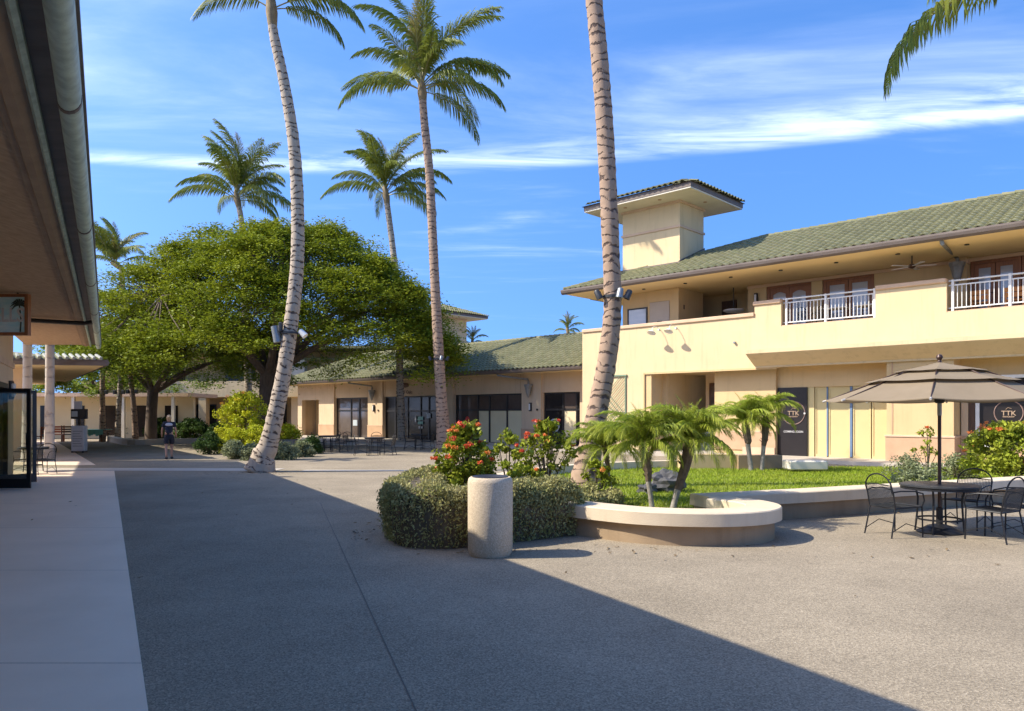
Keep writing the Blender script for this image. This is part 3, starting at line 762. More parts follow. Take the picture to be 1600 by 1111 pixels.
# tower
def tower(parent, s0, s1, d0, d1, zb, zt, ov, singles):
    w_ = MB().box(s0, s1, d0, d1, zb, zt).build('tower_wall', 'cream', parent)
    zm = zt - 1.12
    m_ = MB()
    m_.box(s0 - .05, s1 + .05, d0 - .05, d0 - .001, zm - .05, zm + .05); m_.box(s1 + .001, s1 + .05, d0 - .001, d1 + .05, zm - .05, zm + .05)
    m_.build('moulding', 'cap', w_)
    c_ = MB(); c_.box(s0 - .06, s1 + .06, d0 - .06, d0 - .001, zt - .10, zt - .001); c_.box(s1 + .001, s1 + .06, d0 - .001, d1 + .06, zt - .10, zt - .001); c_.build('cornice', 'cap', w_)
    a0, a1, b0, b1 = s0 - ov, s1 + ov, d0 - ov, d1 + ov
    MB().box(a0, a1, b0, b1, zt, zt + .06).build('tower_soffit', 'white_stucco', parent)
    for (x, y) in (((s0+s1)/2 - .9, d0 - .65), ((s0+s1)/2 + .9, d0 - .65), (s1 + .65, (d0+d1)/2)):
        MB().tube([(x, y, zt), (x, y, zt - .025)], .08, 12).build('downlight', 'soffit_brown', parent)
    f_ = MB(); f_.box(a0 - .02, a1 + .02, b0 - .02, b1 + .02, zt + .061, zt + .27); f_.build('tower_fascia', 'gutter', parent)
    hw, hd = (a1 - a0) / 2, (b1 - b0) / 2; rise = .36 * hd; rl_ = hw - hd
    cx, cy = (a0 + a1) / 2, (b0 + b1) / 2; z0 = zt + .26
    e = .10
    A, B, C_, D_ = (a0 - e, b0 - e, z0), (a1 + e, b0 - e, z0), (a1 + e, b1 + e, z0), (a0 - e, b1 + e, z0)
    r1, r2 = (cx - max(rl_, .05), cy, z0 + rise), (cx + max(rl_, .05), cy, z0 + rise)
    rb = MB(); rb.quad(A, B, r2, r1); rb.quad(B, C_, r2); rb.quad(C_, D_, r1, r2); rb.quad(D_, A, r1); rb.quad(A, D_, C_, B)
    ro = rb.build('tower_roof', 'under_tile', parent)
    ang = math.atan2(rise, hd + e); L_ = math.hypot(rise, hd + e)
    W_ = a1 - a0 + 2*e; tw = .27
    def cl(x, y, W=W_):
        k = y * math.cos(ang); return k < x < W - k and y < L_
    tile_field(Vector((a0 - e, b0 - e - .05, z0 + .01)), Vector((1, 0, 0)), Vector((0, math.cos(ang), math.sin(ang))), Vector((0, -math.sin(ang), math.cos(ang))), W_, L_, cl, singles, ro, tw=tw, th=.07, near=lambda x, y: 10 - y)
    W2 = b1 - b0 + 2*e; ang2 = math.atan2(rise, hw - max(rl_, .05) + e); L2 = math.hypot(rise, hw - max(rl_, .05) + e)
    def cl2(x, y):
        k = y * math.cos(ang2) ; return k < x < W2 - k and y < L2
    tile_field(Vector((a1 + e + .05, b0 - e, z0 + .01)), Vector((0, 1, 0)), Vector((-math.cos(ang2), 0, math.sin(ang2))), Vector((math.sin(ang2), 0, math.cos(ang2))), W2, L2, cl2, singles, ro, tw=tw, th=.07, near=lambda x, y: 10 - y)
tower(RB, 1.57, 4.56, 1.0, 3.05, 7.2, 11.0, 1.25, 60)
MB().box(1.5, 4.63, .9, .998, 8.05, 8.32).build('flashing', 'gutter', RB)
fs = MB(); fs.quad((4.562, .9, 8.12), (4.562, 3.1, 9.05), (4.562, 3.1, 9.25), (4.562, .9, 8.35)); fs.quad((4.60, .9, 8.12), (4.60, 3.1, 9.05), (4.60, 3.1, 9.25), (4.60, .9, 8.35)); fs.quad((4.562, .9, 8.35), (4.562, 3.1, 9.25), (4.60, 3.1, 9.25), (4.60, .9, 8.35))
fs.build('flashing', 'gutter', RB)
# gooseneck lamps above the entrance
for k, s in enumerate((4.15, 4.98)):
    g = MB()
    g.tube([(s, .0, 5.34), (s, -.16, 5.44), (s, -.36, 5.44), (s, -.50, 5.36), (s, -.54, 5.24)], .015, 6); L_ = g.build('sign_lamp', 'rail_white', RB, smooth=True)
    MB().tube([(s, .002, 5.34), (s, -.03, 5.34)], .05, 12).build('wall_plate', 'rail_white', L_)
    sh = MB().lathe([(.03, .08), (.06, .05), (.18, -.05), (.19, -.07), (.17, -.065), (.05, .03)], 18).build('shade', 'rail_white', L_, smooth=True); sh.location = (s, -.55, 5.20); sh.rotation_euler = (R(-25), 0, 0)
MB().bbox(7.6, 7.68, -.1, .0, 4.5, 4.58, .01).build('camera_box', 'lamp_grey', RB)

# pavement before both wings
pv = MB()
pv.prism([tuple(fl(s, d)[:2]) for s, d in ((2.6, -1.1), (SE, -1.3), (SE, 5.0), (2.6, 5.0))], .004, .13)
pv.build('pavement', 'concrete', kind='structure')

# ---------------- long shop wing
MBD = thing('shop_wing', 'long single storey tan shop wing with sage green tiled roof and dark windows', 'building', O, FR)
D = 2.2
bays = [(-24.14, -20.09), (-18.36, -12.92), (-11.40, -5.88), (-4.40, -1.90)]
w = MB(); s = -26.2
for a, b in bays:
    w.box(s, a, D, D + .3, 0, 3.9); w.box(a, b, D, D + .3, 2.85, 3.9); s = b
w.box(s, -.003, D, D + .3, 0, 3.9)
w.box(-29.3, -26.2, D, D + .3, 2.75, 3.9); w.box(-29.3, -28.7, D, D + .3, 0, 2.75); w.box(-29.3, -29.0, D + .3, 8.0, 0, 3.9)
w.build('wall', 'mid_tan', MBD)
MB().box(-28.7, -26.2, D + 1.2, D + 1.5, 0, 2.8).build('recess_wall', 'tan', MBD)
for a, b in ((-26.2, -24.14), (-20.09, -18.36), (-12.92, -11.40), (-5.88, -4.40)):
    MB().box(a + .04, b - .04, D - .10, D - .002, 0, 3.88).build('pilaster', 'mid_tan', MBD)
    MB().box(a + .02, b - .02, D - .13, D - .102, 0, .92).build('dado_panel', 'dado', MBD)
    MB().box(a + .02, b - .02, D - .145, D - .102, .925, .97).build('dado_rail', 'cap', MBD)
for x in (-20.2, -18.2, -13.0, -11.3, -6.0, -4.3): MB().box(x - .01, x + .01, D - .012, D - .001, 2.87, 3.88).build('wall_joint', 'dado', MBD)
def shop_window(s0, s1, mull, lower, z1=2.85, trans=1.95):
    f = MB(); d = D + .12; t = .09
    f.box(s0, s0 + t, d, d + .09, 0, z1); f.box(s1 - t, s1, d, d + .09, 0, z1); f.box(s0 + t, s1 - t, d, d + .09, z1 - t, z1); f.box(s0 + t, s1 - t, d, d + .09, 0, .12)
    W = f.build('shop_window', 'black_frame', MBD)
    xs = [s0 + t] + list(mull) + [s1 - t]
    for x in mull: MB().box(x - .05, x + .05, d - .01, d + .09, .12, z1 - t).build('mullion', 'black_frame', W)
    MB().box(s0 + t, s1 - t, d + .005, d + .08, trans - .05, trans + .05).build('transom', 'black_frame', W)
    for k in range(len(xs) - 1):
        a, b = xs[k], xs[k + 1]
        MB().box(a, b, d + .04, d + .05, trans, z1 - t).build('pane', 'glass_brown' if lower[k] != 'glass_dark' else 'glass_dark', W)
        MB().box(a, b, d + .04, d + .05, .12, trans).build('pane', lower[k], W)
    return W
W1 = shop_window(*bays[0], [-22.35, -21.35], ['glass_brown'] * 3)
W2 = shop_window(*bays[1], [-17.3, -16.0, -14.7, -13.9], ['glass_dark'] * 5, trans=1.9)
W3 = shop_window(*bays[2], [-9.5, -8.55, -7.15], ['glass_brown', 'paper_cream', 'paper_cream', 'paper_cream'])
W4 = shop_window(*bays[3], [-3.1, -2.2], ['glass_dark', 'paper_cream', 'glass_dark'])
fx = D + .145
MB().lathe([(.24, 0), (.24, .012)], 14).build('window_sticker', 'letter_red', W3).location = (-10.42, fx, 1.32)
W3.children[-1].rotation_euler = (R(90), 0, 0); W3.children[-1].scale = (.85, 1.1, 1)
MB().box(-11.0, -9.75, fx - .008, fx, .72, .92).build('window_sticker', 'letter_red', W3)
MB().box(-10.9, -9.85, fx - .008, fx, .52, .60).build('window_sticker', 'letter_white', W3)
o_ = MB().lathe([(.30, 0), (.36, 0), (.36, .01), (.30, .01)], 20, ring=True).build('window_sticker', 'logo_grey', W4); o_.location = (-3.72, fx, 1.12); o_.rotation_euler = (R(90), 0, 0)
o_ = MB().lathe([(.24, 0), (.24, .01)], 20).build('window_sticker', 'logo_grey', W4); o_.location = (-3.72, fx, 1.12); o_.rotation_euler = (R(90), 0, 0)
MB().box(-22.15, -21.6, fx - .008, fx, .9, 1.3).build('window_sticker', 'logo_grey', W1)
for z0, z1, a, b, m in ((1.33, 1.55, -14.95, -14.45, 'logo_green'), (1.08, 1.24, -14.95, -14.45, 'logo_green'), (.80, .95, -14.9, -14.72, 'letter_white'), (.80, .95, -14.63, -14.5, 'letter_white'), (1.45, 1.75, -14.1, -13.72, 'logo_grey'), (1.2, 1.6, -15.25, -15.12, 'letter_white')):
    MB().box(a, b, fx - .055, fx - .048, z0, z1).build('window_sticker', m, W2)
sgn = MB().lathe([(.02, -.62), (.10, -.58), (.15, -.3), (.16, 0), (.15, .3), (.10, .58), (.02, .62)], 8).build('shop_emblem', 'letter_dark', MBD); sgn.location = (-16.3, D - .05, 3.55); sgn.rotation_euler = (0, R(90), 0); sgn.scale = (1, .35, 1)
obj('lettering', text_mesh('Sound F Oaks', .30, 'letter_dark', .006), MBD, (-16.2, D - .02, 3.10), (R(90), 0, 0))
for s_ in (-19.3, -5.15):
    sconce(MBD, s_, D - .10, 2.1, .46); leader_head(MBD, s_, D - .10, 3.05, s_ - 1.5, 1.05, 3.92, 1.25)
    MB().bbox(s_ + .42, s_ + .52, D - .17, D - .10, 1.9, 2.0, .01).build('wall_light', 'dark_metal', MBD)
MB().box(-30.2, -.003, 1.0, D - .002, 3.88, 3.94).build('soffit', 'soffit', MBD)
MB().extrude([(.85, 4.08), (.85, 4.0), (.90, 3.90), (.995, 3.87), (.995, 4.08)], -30.35, -.06).build('gutter', 'gutter', MBD)
ge = MB(); ge.box(-30.35, -30.2, 1.0, 8, 3.87, 4.08); ge.build('gutter', 'gutter', MBD)
z0, z1, dr = 4.02, 6.25, 6.0; hs_ = -26.2
RF = MB(); RF.quad((-30.3, .9, z0), (-.06, .9, z0), (-.06, dr, z1), (hs_, dr, z1)); RF.quad((-30.3, 10.2, z0), (-30.3, .9, z0), (hs_, dr, z1)); RF.quad((-.06, 10.2, z0), (-30.3, 10.2, z0), (hs_, dr, z1), (-.06, dr, z1)); RF.quad((-.06, .9, z0), (-.06, 10.2, z0), (-.06, dr, z1)); RF.quad((-30.3, .9, z0 - .004), (-30.3, 10.2, z0 - .004), (-.06, 10.2, z0 - .004), (-.06, .9, z0 - .004))
roof2 = RF.build('roof', 'under_tile', MBD)
an = math.atan2(z1 - z0, dr - .9); Ls = math.hypot(z1 - z0, dr - .9)
tile_field(Vector((-30.3, .82, z0 + .02)), Vector((1, 0, 0)), Vector((0, math.cos(an), math.sin(an))), Vector((0, -math.sin(an), math.cos(an))), 30.2, Ls,
           lambda x, y: y < Ls and x > y / Ls * 4.1 and x < 30.2, 0, roof2)
rid = MB()
for k in range(68):
    rid.tube([(hs_ + .38*k, dr, z1 + .06), (hs_ + .38*(k+1.12), dr, z1 + .04)], [.12, .10], 6)
for k in range(18):
    a = Vector((-30.3, .9, z0 + .06)); b = Vector((hs_, dr, z1 + .06)); rid.tube([a.lerp(b, k/18), a.lerp(b, (k+1.1)/18)], [.12, .10], 6)
rid.build('ridge_tiles', 'tile', roof2, kind='stuff')
pv = MB(); a, b = at(470, 691, .1), at(905, 703, .1)
pv.prism([(a.x, a.y), (b.x, b.y), tuple(fl(-.02, D + .2)[:2]), tuple(fl(-29, D + .2)[:2])], .004, .10)
pv.build('shop_walk', 'concrete', kind='structure')

# ------------------------------------------------------------------ left-hand arcade building (near)
AB = thing('arcade_building', 'near shop building with deep brown soffit and green copper gutter', 'building', (0, 0, 0))
ZE = 26.4; EH = 4.12
def arc_strip(prof, Za, Zb, name, m, parent, smooth=False, Zb_fn=None):
    """closed (x0, z) profile run along the arcade from Za to Zb"""
    b = MB(); n = len(prof)
    for Z in (Za, Zb):
        b.v += [lf(x, Z if Z == Za else (Zb_fn(x) if Zb_fn else Z), z) for x, z in prof]
    b.f += [tuple(range(n)), tuple(range(2*n - 1, n - 1, -1))]
    for k in range(n): b.f.append((k, n + k, n + (k+1) % n, (k+1) % n))
    return b.build(name, m, parent, smooth=smooth)
ZS = -9.0
gut = [(-.19, EH + .17), (-.185, EH + .06)] + [(-.28 + .095*math.cos(a), EH + .03 + .10*math.sin(a)) for a in [-math.pi * k / 8 for k in range(1, 8)]] + [(-.375, EH + .06), (-.375, EH + .17)]
GU = arc_strip(gut, ZS, ZE, 'gutter', 'copper_green', AB, smooth=True)
arc_strip([(-.165, EH + .19), (-.165, EH + .12), (-.19, EH + .12), (-.19, EH + .19)], ZS, ZE, 'gutter_lip', 'gutter', GU)
for Z in (5.6, 9.4, 13.3, 17.2, 21.1, 25.0):
    s_ = [(x + (.004 if x > -.28 else -.004), z - .006) for x, z in gut[1:-1]]
    arc_strip(s_ , Z, Z + .05, 'gutter_seam', 'gutter', GU)
arc_strip([(-.376, EH + .30), (-.376, EH + .10), (-.53, EH + .10), (-.53, EH + .30)], ZS, ZE, 'fascia', 'gutter', AB)
arc_strip([(-.531, EH + .3), (-.531, EH + .04), (-.57, EH + .02), (-.60, EH + .06), (-.60, EH + .3)], ZS, ZE, 'fascia_moulding', 'copper_green', AB)
arc_strip([(-.601, EH + .3), (-.601, EH + .075), (-.70, EH + .03), (-.78, EH + .03), (-.80, EH + .06), (-.86, EH + .06), (-.86, EH + .3)], ZS, ZE, 'edge_beam', 'beam_brown', AB)
arc_strip([(-.861, EH + .3), (-.861, EH + .09), (-2.9, EH + .09), (-2.9, EH + .3)], ZS, ZE, 'soffit', 'soffit_brown', AB)
arc_strip([(-.2, EH + .20), (-.2, EH + .31), (-9.0, EH + 3.2), (-9.0, EH + 3.0)], ZS, ZE, 'roof', 'tile', AB)
arc_strip([(-2.5, 0), (-2.5, EH + .09), (-2.85, EH + .09), (-2.85, 0)], ZS, 15.9, 'wall', 'mid_tan', AB)
arc_strip([(-2.5, 2.5), (-2.5, EH + .09), (-2.85, EH + .09), (-2.85, 2.5)], 15.9, 18.6, 'wall', 'mid_tan', AB)
arc_strip([(-2.5, 0), (-2.5, EH + .09), (-2.85, EH + .09), (-2.85, 0)], 18.6, 19.8, 'wall', 'mid_tan', AB)
arc_strip([(-2.85, 0), (-2.85, 7.1), (-9.0, 7.1), (-9.0, 0)], 19.4, 19.7, 'end_wall', 'mid_tan', AB)
arc_strip([(-8.9, 0), (-8.9, 7.1), (-9.1, 7.1), (-9.1, 0)], ZS, 19.4, 'back_wall', 'mid_tan', AB)
arc_strip([(-2.46, 2.95), (-2.46, 3.1), (-2.499, 3.1), (-2.499, 2.95)], ZS, 19.8, 'wall_band', 'cap', AB)
pz = 19.2
MB().tube([lf(-.30, pz, EH + .02), lf(-.60, pz, EH - .02), lf(-2.5, pz - .9, EH - .02)], .055, 8).build('downpipe', 'dark_metal', AB, smooth=True)
def door_leaf(p, q, z1, m='black_frame', bottom=.24):
    """framed glass leaf standing between plan points p and q"""
    p, q = Vector(p), Vector(q); t = (q - p).normalized(); nn = Vector((-t.y, t.x, 0)) * .022; L_ = (q - p).length
    def bar(a, b, za, zb, mb, th=1.0):
        A, B = p + t * a, p + t * b; k = nn * th
        mb.prism([(A - k)[:2], (B - k)[:2], (B + k)[:2], (A + k)[:2]], za, zb)
    f = MB(); bar(0, .085, .02, z1, f); bar(L_ - .085, L_, .02, z1, f); bar(.085, L_ - .085, .02, bottom, f); bar(.085, L_ - .085, z1 - .085, z1, f)
    d_ = f.build('glass_door', m, AB)
    g = MB(); bar(.085, L_ - .085, bottom, z1 - .085, g, .15); g.build('pane', 'clear_glass', d_)
    h_ = MB(); A = p + t * (L_ - .14) + nn * 3; h_.tube([(A.x, A.y, .9), (A.x, A.y, 1.3)], .014, 6); h_.build('handle', 'dark_metal', d_)
m = bpy.data.materials.new('clear_glass'); nt, N_, L2_, b_ = nodes_of(m)
b_.inputs['Base Color'].default_value = (0.92, 0.95, 0.93, 1); b_.inputs['Roughness'].default_value = 0.02
tp = N_.new('ShaderNodeBsdfTransparent'); tp.inputs[0].default_value = (.86, .88, .85, 1); mxs = N_.new('ShaderNodeMixShader'); fz = N_.new('ShaderNodeFresnel'); fz.inputs[0].default_value = 1.5
nzg = N_.new('ShaderNodeTexNoise'); nzg.inputs['Scale'].default_value = 2.0
gl = N_.new('ShaderNodeBsdfGlossy'); gl.inputs['Roughness'].default_value = 0.02
L2_.new(fz.outputs[0], mxs.inputs[0]); L2_.new(tp.outputs[0], mxs.inputs[1]); L2_.new(gl.outputs[0], mxs.inputs[2]); L2_.new(mxs.outputs[0], N_['Material Output'].inputs[0])
MATS['clear_glass'] = m
a = at(48, 764); door_leaf((a.x - .86, a.y - .02, 0), (a.x, a.y, 0), 2.33)
a = at(57, 754); door_leaf((a.x - .62, a.y - .75, 0), (a.x, a.y, 0), 2.33)
arc_strip([(-2.48, 0), (-2.48, 2.5), (-2.6, 2.5), (-2.6, 0)], 15.901, 16.0, 'door_frame', 'black_frame', AB)
arc_strip([(-2.48, 0), (-2.48, 2.5), (-2.6, 2.5), (-2.6, 0)], 18.5, 18.599, 'door_frame', 'black_frame', AB)
arc_strip([(-2.48, 2.38), (-2.48, 2.5), (-2.6, 2.5), (-2.6, 2.38)], 16.0, 18.5, 'door_frame', 'black_frame', AB)
p = lf(-2.5, 18.9, 2.35); q = Vector(p)
wl_ = MB().bbox(-.07, .10, -.07, .07, -.24, .24, .02).build('wall_light', 'dark_metal', AB); wl_.location = q
MB().bbox(.08, .16, -.05, .05, -.17, .17, .02).build('diffuser', 'bulb_white', wl_)

# hanging sign
hsz = 15.0; c = atd(20, 492, hsz)
HS = thing('hanging_sign', 'blue shop sign with a palm tree in a brown wooden frame hanging below the soffit', 'sign', (c.x, c.y, c.z))
x1 = atd(46, 0, hsz).x - c.x; x0 = x1 - 1.35; hz = .42
f = MB(); f.box(x0, x1, -.05, .05, hz - .06, hz + .0); f.box(x0, x1, -.05, .05, -hz, -hz + .06); f.box(x0, x0 + .07, -.05, .05, -hz + .06, hz - .06); f.box(x1 - .07, x1, -.05, .05, -hz + .06, hz - .06)
f.build('frame', 'wood', HS)
pmat('sign_blue', (0.30, 0.66, 0.78), (0.72, 0.85, 0.86), 2.6, 0.5, stretch=(1, 1, 2.2)); pmat('sign_leaf', (0.02, 0.04, 0.03), (0.05, 0.07, 0.05), 4, 0.6)
MB().box(x0 + .07, x1 - .07, -.02, .02, -hz + .06, hz - .06).build('board', 'sign_blue', HS)
obj('lettering', text_mesh('SHELLS', .40, 'board_white', .006, 'RIGHT', bold=.006), HS, (x1 - .09, -.03, -.02), (R(90), 0, 0), (.82, 1.0, 1))
pt = MB(); tx = x1 - .17
pt.tube([(tx, -.024, -hz + .07), (tx + .015, -.024, -.1), (tx - .02, -.024, .2)], .014, 5)
for a_ in range(9):
    w_ = -.5 + a_ * .52; pt.tube([(tx - .02, -.024, .2), (tx - .02 + .10*math.cos(w_), -.024, .2 + .09*math.sin(w_) + .03), (tx - .02 + .19*math.cos(w_), -.024, .16 + .13*math.sin(w_))], [.012, .022, .004], 4)
pt.build('palm_picture', 'sign_leaf', HS)
b = MB()
for x in (x0 + .2, x1 - .24): b.tube([(x, 0, hz), (x, 0, hz + .34)], .018, 6)
b.tube([(x0 - .3, 0, hz + .36), (x1 + .12, -.02, hz + .34)], .035, 6)
zc = EH + .09 - c.z
b.tube([(x0 + .3, 0, hz + .36), (x0 + .3, 0, zc + .02)], .03, 6)
b.tube([(x1 - .05, 0, hz + .34), (x1 - .05, 0, zc + .02)], .02, 6)
b.build('bracket', 'dark_metal', HS)
sp = atd(4, 434, 14.2)
SL = thing('spot_lamp', 'white cone spot lamp under the brown soffit beside the blue sign', 'lamp', sp)
MB().lathe([(.05, .1), (.06, .08), (.11, -.1), (.10, -.1), (.05, .06)], 14).build('shade', 'bulb_white', SL, smooth=True).rotation_euler = (R(30), R(-45), 0)
MB().tube([(0, 0, .05), (-.02, 0, EH + .10 - sp.z)], .02, 6).build('stem', 'dark_metal', SL)

# ------------------------------------------------------------------ second arcade building beyond, end on
b2 = Vector((-15.6, 28.1, 0)); b2a = math.atan2(-.40, -1.0)
B2 = thing('pavilion_building', 'shaded pavilion with pale tile edge and tan soffit beyond the arcade', 'building', b2)
e1 = Vector((-.965, -.26, 0)); e2 = Vector((-.58, .815, 0))
def b2p(a, b, z): v = e1 * a + e2 * b; return (v.x, v.y, z)
so_ = MB(); so_.v += [b2p(0, 0, 3.55), b2p(9, 0, 3.55), b2p(9, 22, 3.55), b2p(0, 22, 3.55), b2p(0, 0, 3.8), b2p(9, 0, 3.8), b2p(9, 22, 3.8), b2p(0, 22, 3.8)]
so_.f += [(0, 3, 2, 1), (4, 5, 6, 7), (0, 1, 5, 4), (1, 2, 6, 5), (2, 3, 7, 6), (3, 0, 4, 7)]
so_.build('eave_slab', 'soffit', B2)
ff = MB(); ff.tube([b2p(9, -.08, 3.68), b2p(-.08, -.08, 3.68), b2p(-.08, 22, 3.68)], .13, 6); ff.build('gutter', 'gutter', B2)
rr = MB(); rr.quad(b2p(0, 0, 3.81), b2p(9, 0, 3.81), b2p(4.5, 5, 4.5)); rr.quad(b2p(0, 22, 3.81), b2p(0, 0, 3.81), b2p(4.5, 5, 4.5), b2p(4.5, 17, 4.5)); rr.quad(b2p(9, 0, 3.81), b2p(9, 22, 3.81), b2p(4.5, 17, 4.5), b2p(4.5, 5, 4.5)); rr.quad(b2p(9, 22, 3.81), b2p(0, 22, 3.81), b2p(4.5, 17, 4.5))
r3 = rr.build('roof', 'tile', B2)
te = MB()
for k in range(40): te.tube([b2p(.1 + .23*k, -.2, 3.83), b2p(.1 + .23*k, 1.4, 4.06)], .062, 6)
te.build('tile_field', 'tile_grey', r3, kind='stuff')
ww = MB(); ww.v += [b2p(2.6, 1.6, 0), b2p(9, 1.6, 0), b2p(9, 20, 0), b2p(2.6, 20, 0), b2p(2.6, 1.6, 3.55), b2p(9, 1.6, 3.55), b2p(9, 20, 3.55), b2p(2.6, 20, 3.55)]
ww.f += [(0, 3, 2, 1), (4, 5, 6, 7), (0, 1, 5, 4), (1, 2, 6, 5), (2, 3, 7, 6), (3, 0, 4, 7)]
ww.build('wall', 'mid_tan', B2)

# ------------------------------------------------------------------ buildings far behind the trees
BB = thing('far_building', 'far two storey building with pale balcony wall behind the big tree', 'building', (-21.0, 58.0, 0), R(-4))
MB().box(-13.5, 12.5, 3.2, 3.5, 0, 3.0).build('wall', 'mid_tan', BB)
MB().box(-13.5, 12.5, -.1, .2, 3.05, 4.3).build('balcony_wall', 'cream', BB)
MB().box(-13.5, 12.5, .201, 3.5, 3.001, 3.3).build('floor_slab', 'soffit', BB)
MB().box(-13.5, 12.5, 3.0, 3.3, 3.301, 6.8).build('upper_wall', 'tan', BB)
MB().box(-13.7, 12.7, -.4, 4.0, 6.8, 7.0).build('roof', 'tile', BB)
for k in range(9):
    MB().box(-12.8 + 3.0*k, -12.2 + 3.0*k, -.05, .55, 0, 3.0).build('column', 'tan', BB)
for k in range(8):
    x = -11.6 + 3.0*k
    W = MB().box(x, x + 1.7, 3.08, 3.198, .3, 2.5).build('window', 'black_frame', BB)
    MB().box(x + .12, x + .8, 3.05, 3.078, .4, 2.4).build('pane', 'glass_dark', W); MB().box(x + .9, x + 1.58, 3.05, 3.078, .4, 2.4).build('pane', 'glass_dark', W)
for x0_, x1_ in ((-9, -6.5), (-3, -.5), (4, 6.5)):
    W = MB().box(x0_, x1_, 2.9, 2.999, 4.0, 6.0).build('window', 'black_frame', BB); MB().box(x0_ + .1, x1_ - .1, 2.87, 2.899, 4.1, 5.9).build('pane', 'glass_dark', W)
a = atd(455, 690, 58.5)
EB = thing('end_building', 'pale blank end wall standing between the tree and the tan shop wing', 'building', (a.x, 58.5, 0))
MB().box(0, 1.05, 0, 6, 0, 6.0).build('wall', 'white_stucco', EB); MB().box(-.6, 3.6, .3, 6.5, 6.0, 6.2).build('roof', 'tile', EB); MB().box(1.05, 3.6, .8, 6, 0, 6.0).build('wall', 'tan', EB)
LB = thing('canopy_building', 'low cream building with flat roof beyond the walkway', 'building', (-31, 52, 0))
MB().box(-6, 8.5, 0, .3, 0, 2.9).build('wall', 'paper_cream', LB); MB().box(-7, 9.0, -2.0, 3, 2.9, 3.15).build('roof', 'cap', LB)
for k in range(6):
    x = -4.5 + 2.2*k; W = MB().box(x, x + .9, -.06, -.002, .1, 2.3).build('window', 'glass_dark', LB)
for k in range(5): MB().box(-5.8 + 3.4*k, -5.6 + 3.4*k, -1.9, -1.7, 0, 2.9).build('column', 'white_stucco', LB)
cT = atd(700, 492, 66)
FT = thing('far_tower', 'far square roof tower with tiled hip rising behind the shop wing', 'building', (cT.x, cT.y, 0), FR)
tower(FT, -4.4, -.8, 0, 3.0, 0, cT.z - .05, 1.4, 0)

# ------------------------------------------------------------------ vegetation builders
def leaf_cloud(centers, radii, flat, n, size, aspect, seed, tilt=1.0, sub=0):
    """n leaves for each centre, spread through flattened balls; returns quads"""
    rs = np.random.RandomState(seed); C = np.asarray(centers, float); Rr = np.asarray(radii, float)
    k = len(C); d = rs.normal(size=(k, n, 3)); d /= np.linalg.norm(d, axis=2, keepdims=True)
    r = rs.uniform(0, 1, (k, n, 1)) ** 0.45
    P = C[:, None, :] + d * r * Rr[:, None, None] * np.array([1, 1, flat])
    if sub:                          # leaves gather in small sprays inside each clump
        pick = rs.randint(0, sub, (k, n)); S = np.take_along_axis(P, pick[:, :, None], 1)
        off = rs.normal(size=(k, n, 3)) * np.array([.24, .24, .075]) * (Rr / Rr.mean())[:, None, None]
        off[:, :, 2] -= .10 * (off[:, :, 0] ** 2 + off[:, :, 1] ** 2) / .1
        P = S + off
    P = P.reshape(-1, 3); N = len(P)
    a = rs.normal(size=(N, 3)); a[:, 2] *= tilt
    a /= np.linalg.norm(a, axis=1, keepdims=True)
    q = rs.normal(size=(N, 3)); b = np.cross(a, q); b[:, 2] *= tilt; b /= np.linalg.norm(b, axis=1, keepdims=True) + 1e-9
    sz = size * rs.uniform(.6, 1.3, (N, 1)); A = a * sz * .5; B = b * sz * .5 * aspect
    # pointed leaf of four corners
    return np.stack([P - A, P - B * 1.0, P + A, P + B * 1.0], axis=1).reshape(-1, 3)

def trunk_obj(name, pts, rad, m, parent, seg=14, step=.11, bump=.03, seed=0):
    rs = random.Random(seed); pts = [Vector(p) for p in pts]
    # resample a smooth path
    cum = [0]
    for a, b in zip(pts[:-1], pts[1:]): cum.append(cum[-1] + (b - a).length)
    n = max(8, int(cum[-1] / step)); out = []; rr = []; ln = []
    def cat(p0, p1, p2, p3, t): return .5 * ((2*p1) + (p2 - p0)*t + (2*p0 - 5*p1 + 4*p2 - p3)*t*t + (3*p1 - p0 - 3*p2 + p3)*t**3)
    for i in range(n + 1):
        L_ = cum[-1] * i / n; k = 0
        while k < len(cum) - 2 and cum[k + 1] < L_: k += 1
        t = (L_ - cum[k]) / (cum[k+1] - cum[k]); g = lambda j: pts[min(max(j, 0), len(pts) - 1)]
        out.append(cat(g(k-1), g(k), g(k+1), g(k+2), t)); rr.append((rad[k] * (1-t) + rad[k+1] * t) * (1 + rs.uniform(-bump, bump) + (bump if i % 2 else -bump*.5))); ln.append(L_)
    b = MB(); b.tube(out, rr, seg); me = b.mesh(name, m, smooth=False)
    me.polygons.foreach_set('use_smooth', [True] * len(me.polygons))
    at_ = me.attributes.new('len', 'FLOAT', 'POINT'); arr = np.repeat(np.array(ln, dtype=np.float32), seg)
    at_.data.foreach_set('value', arr[:len(me.vertices)])
    return obj(name, me, parent), out

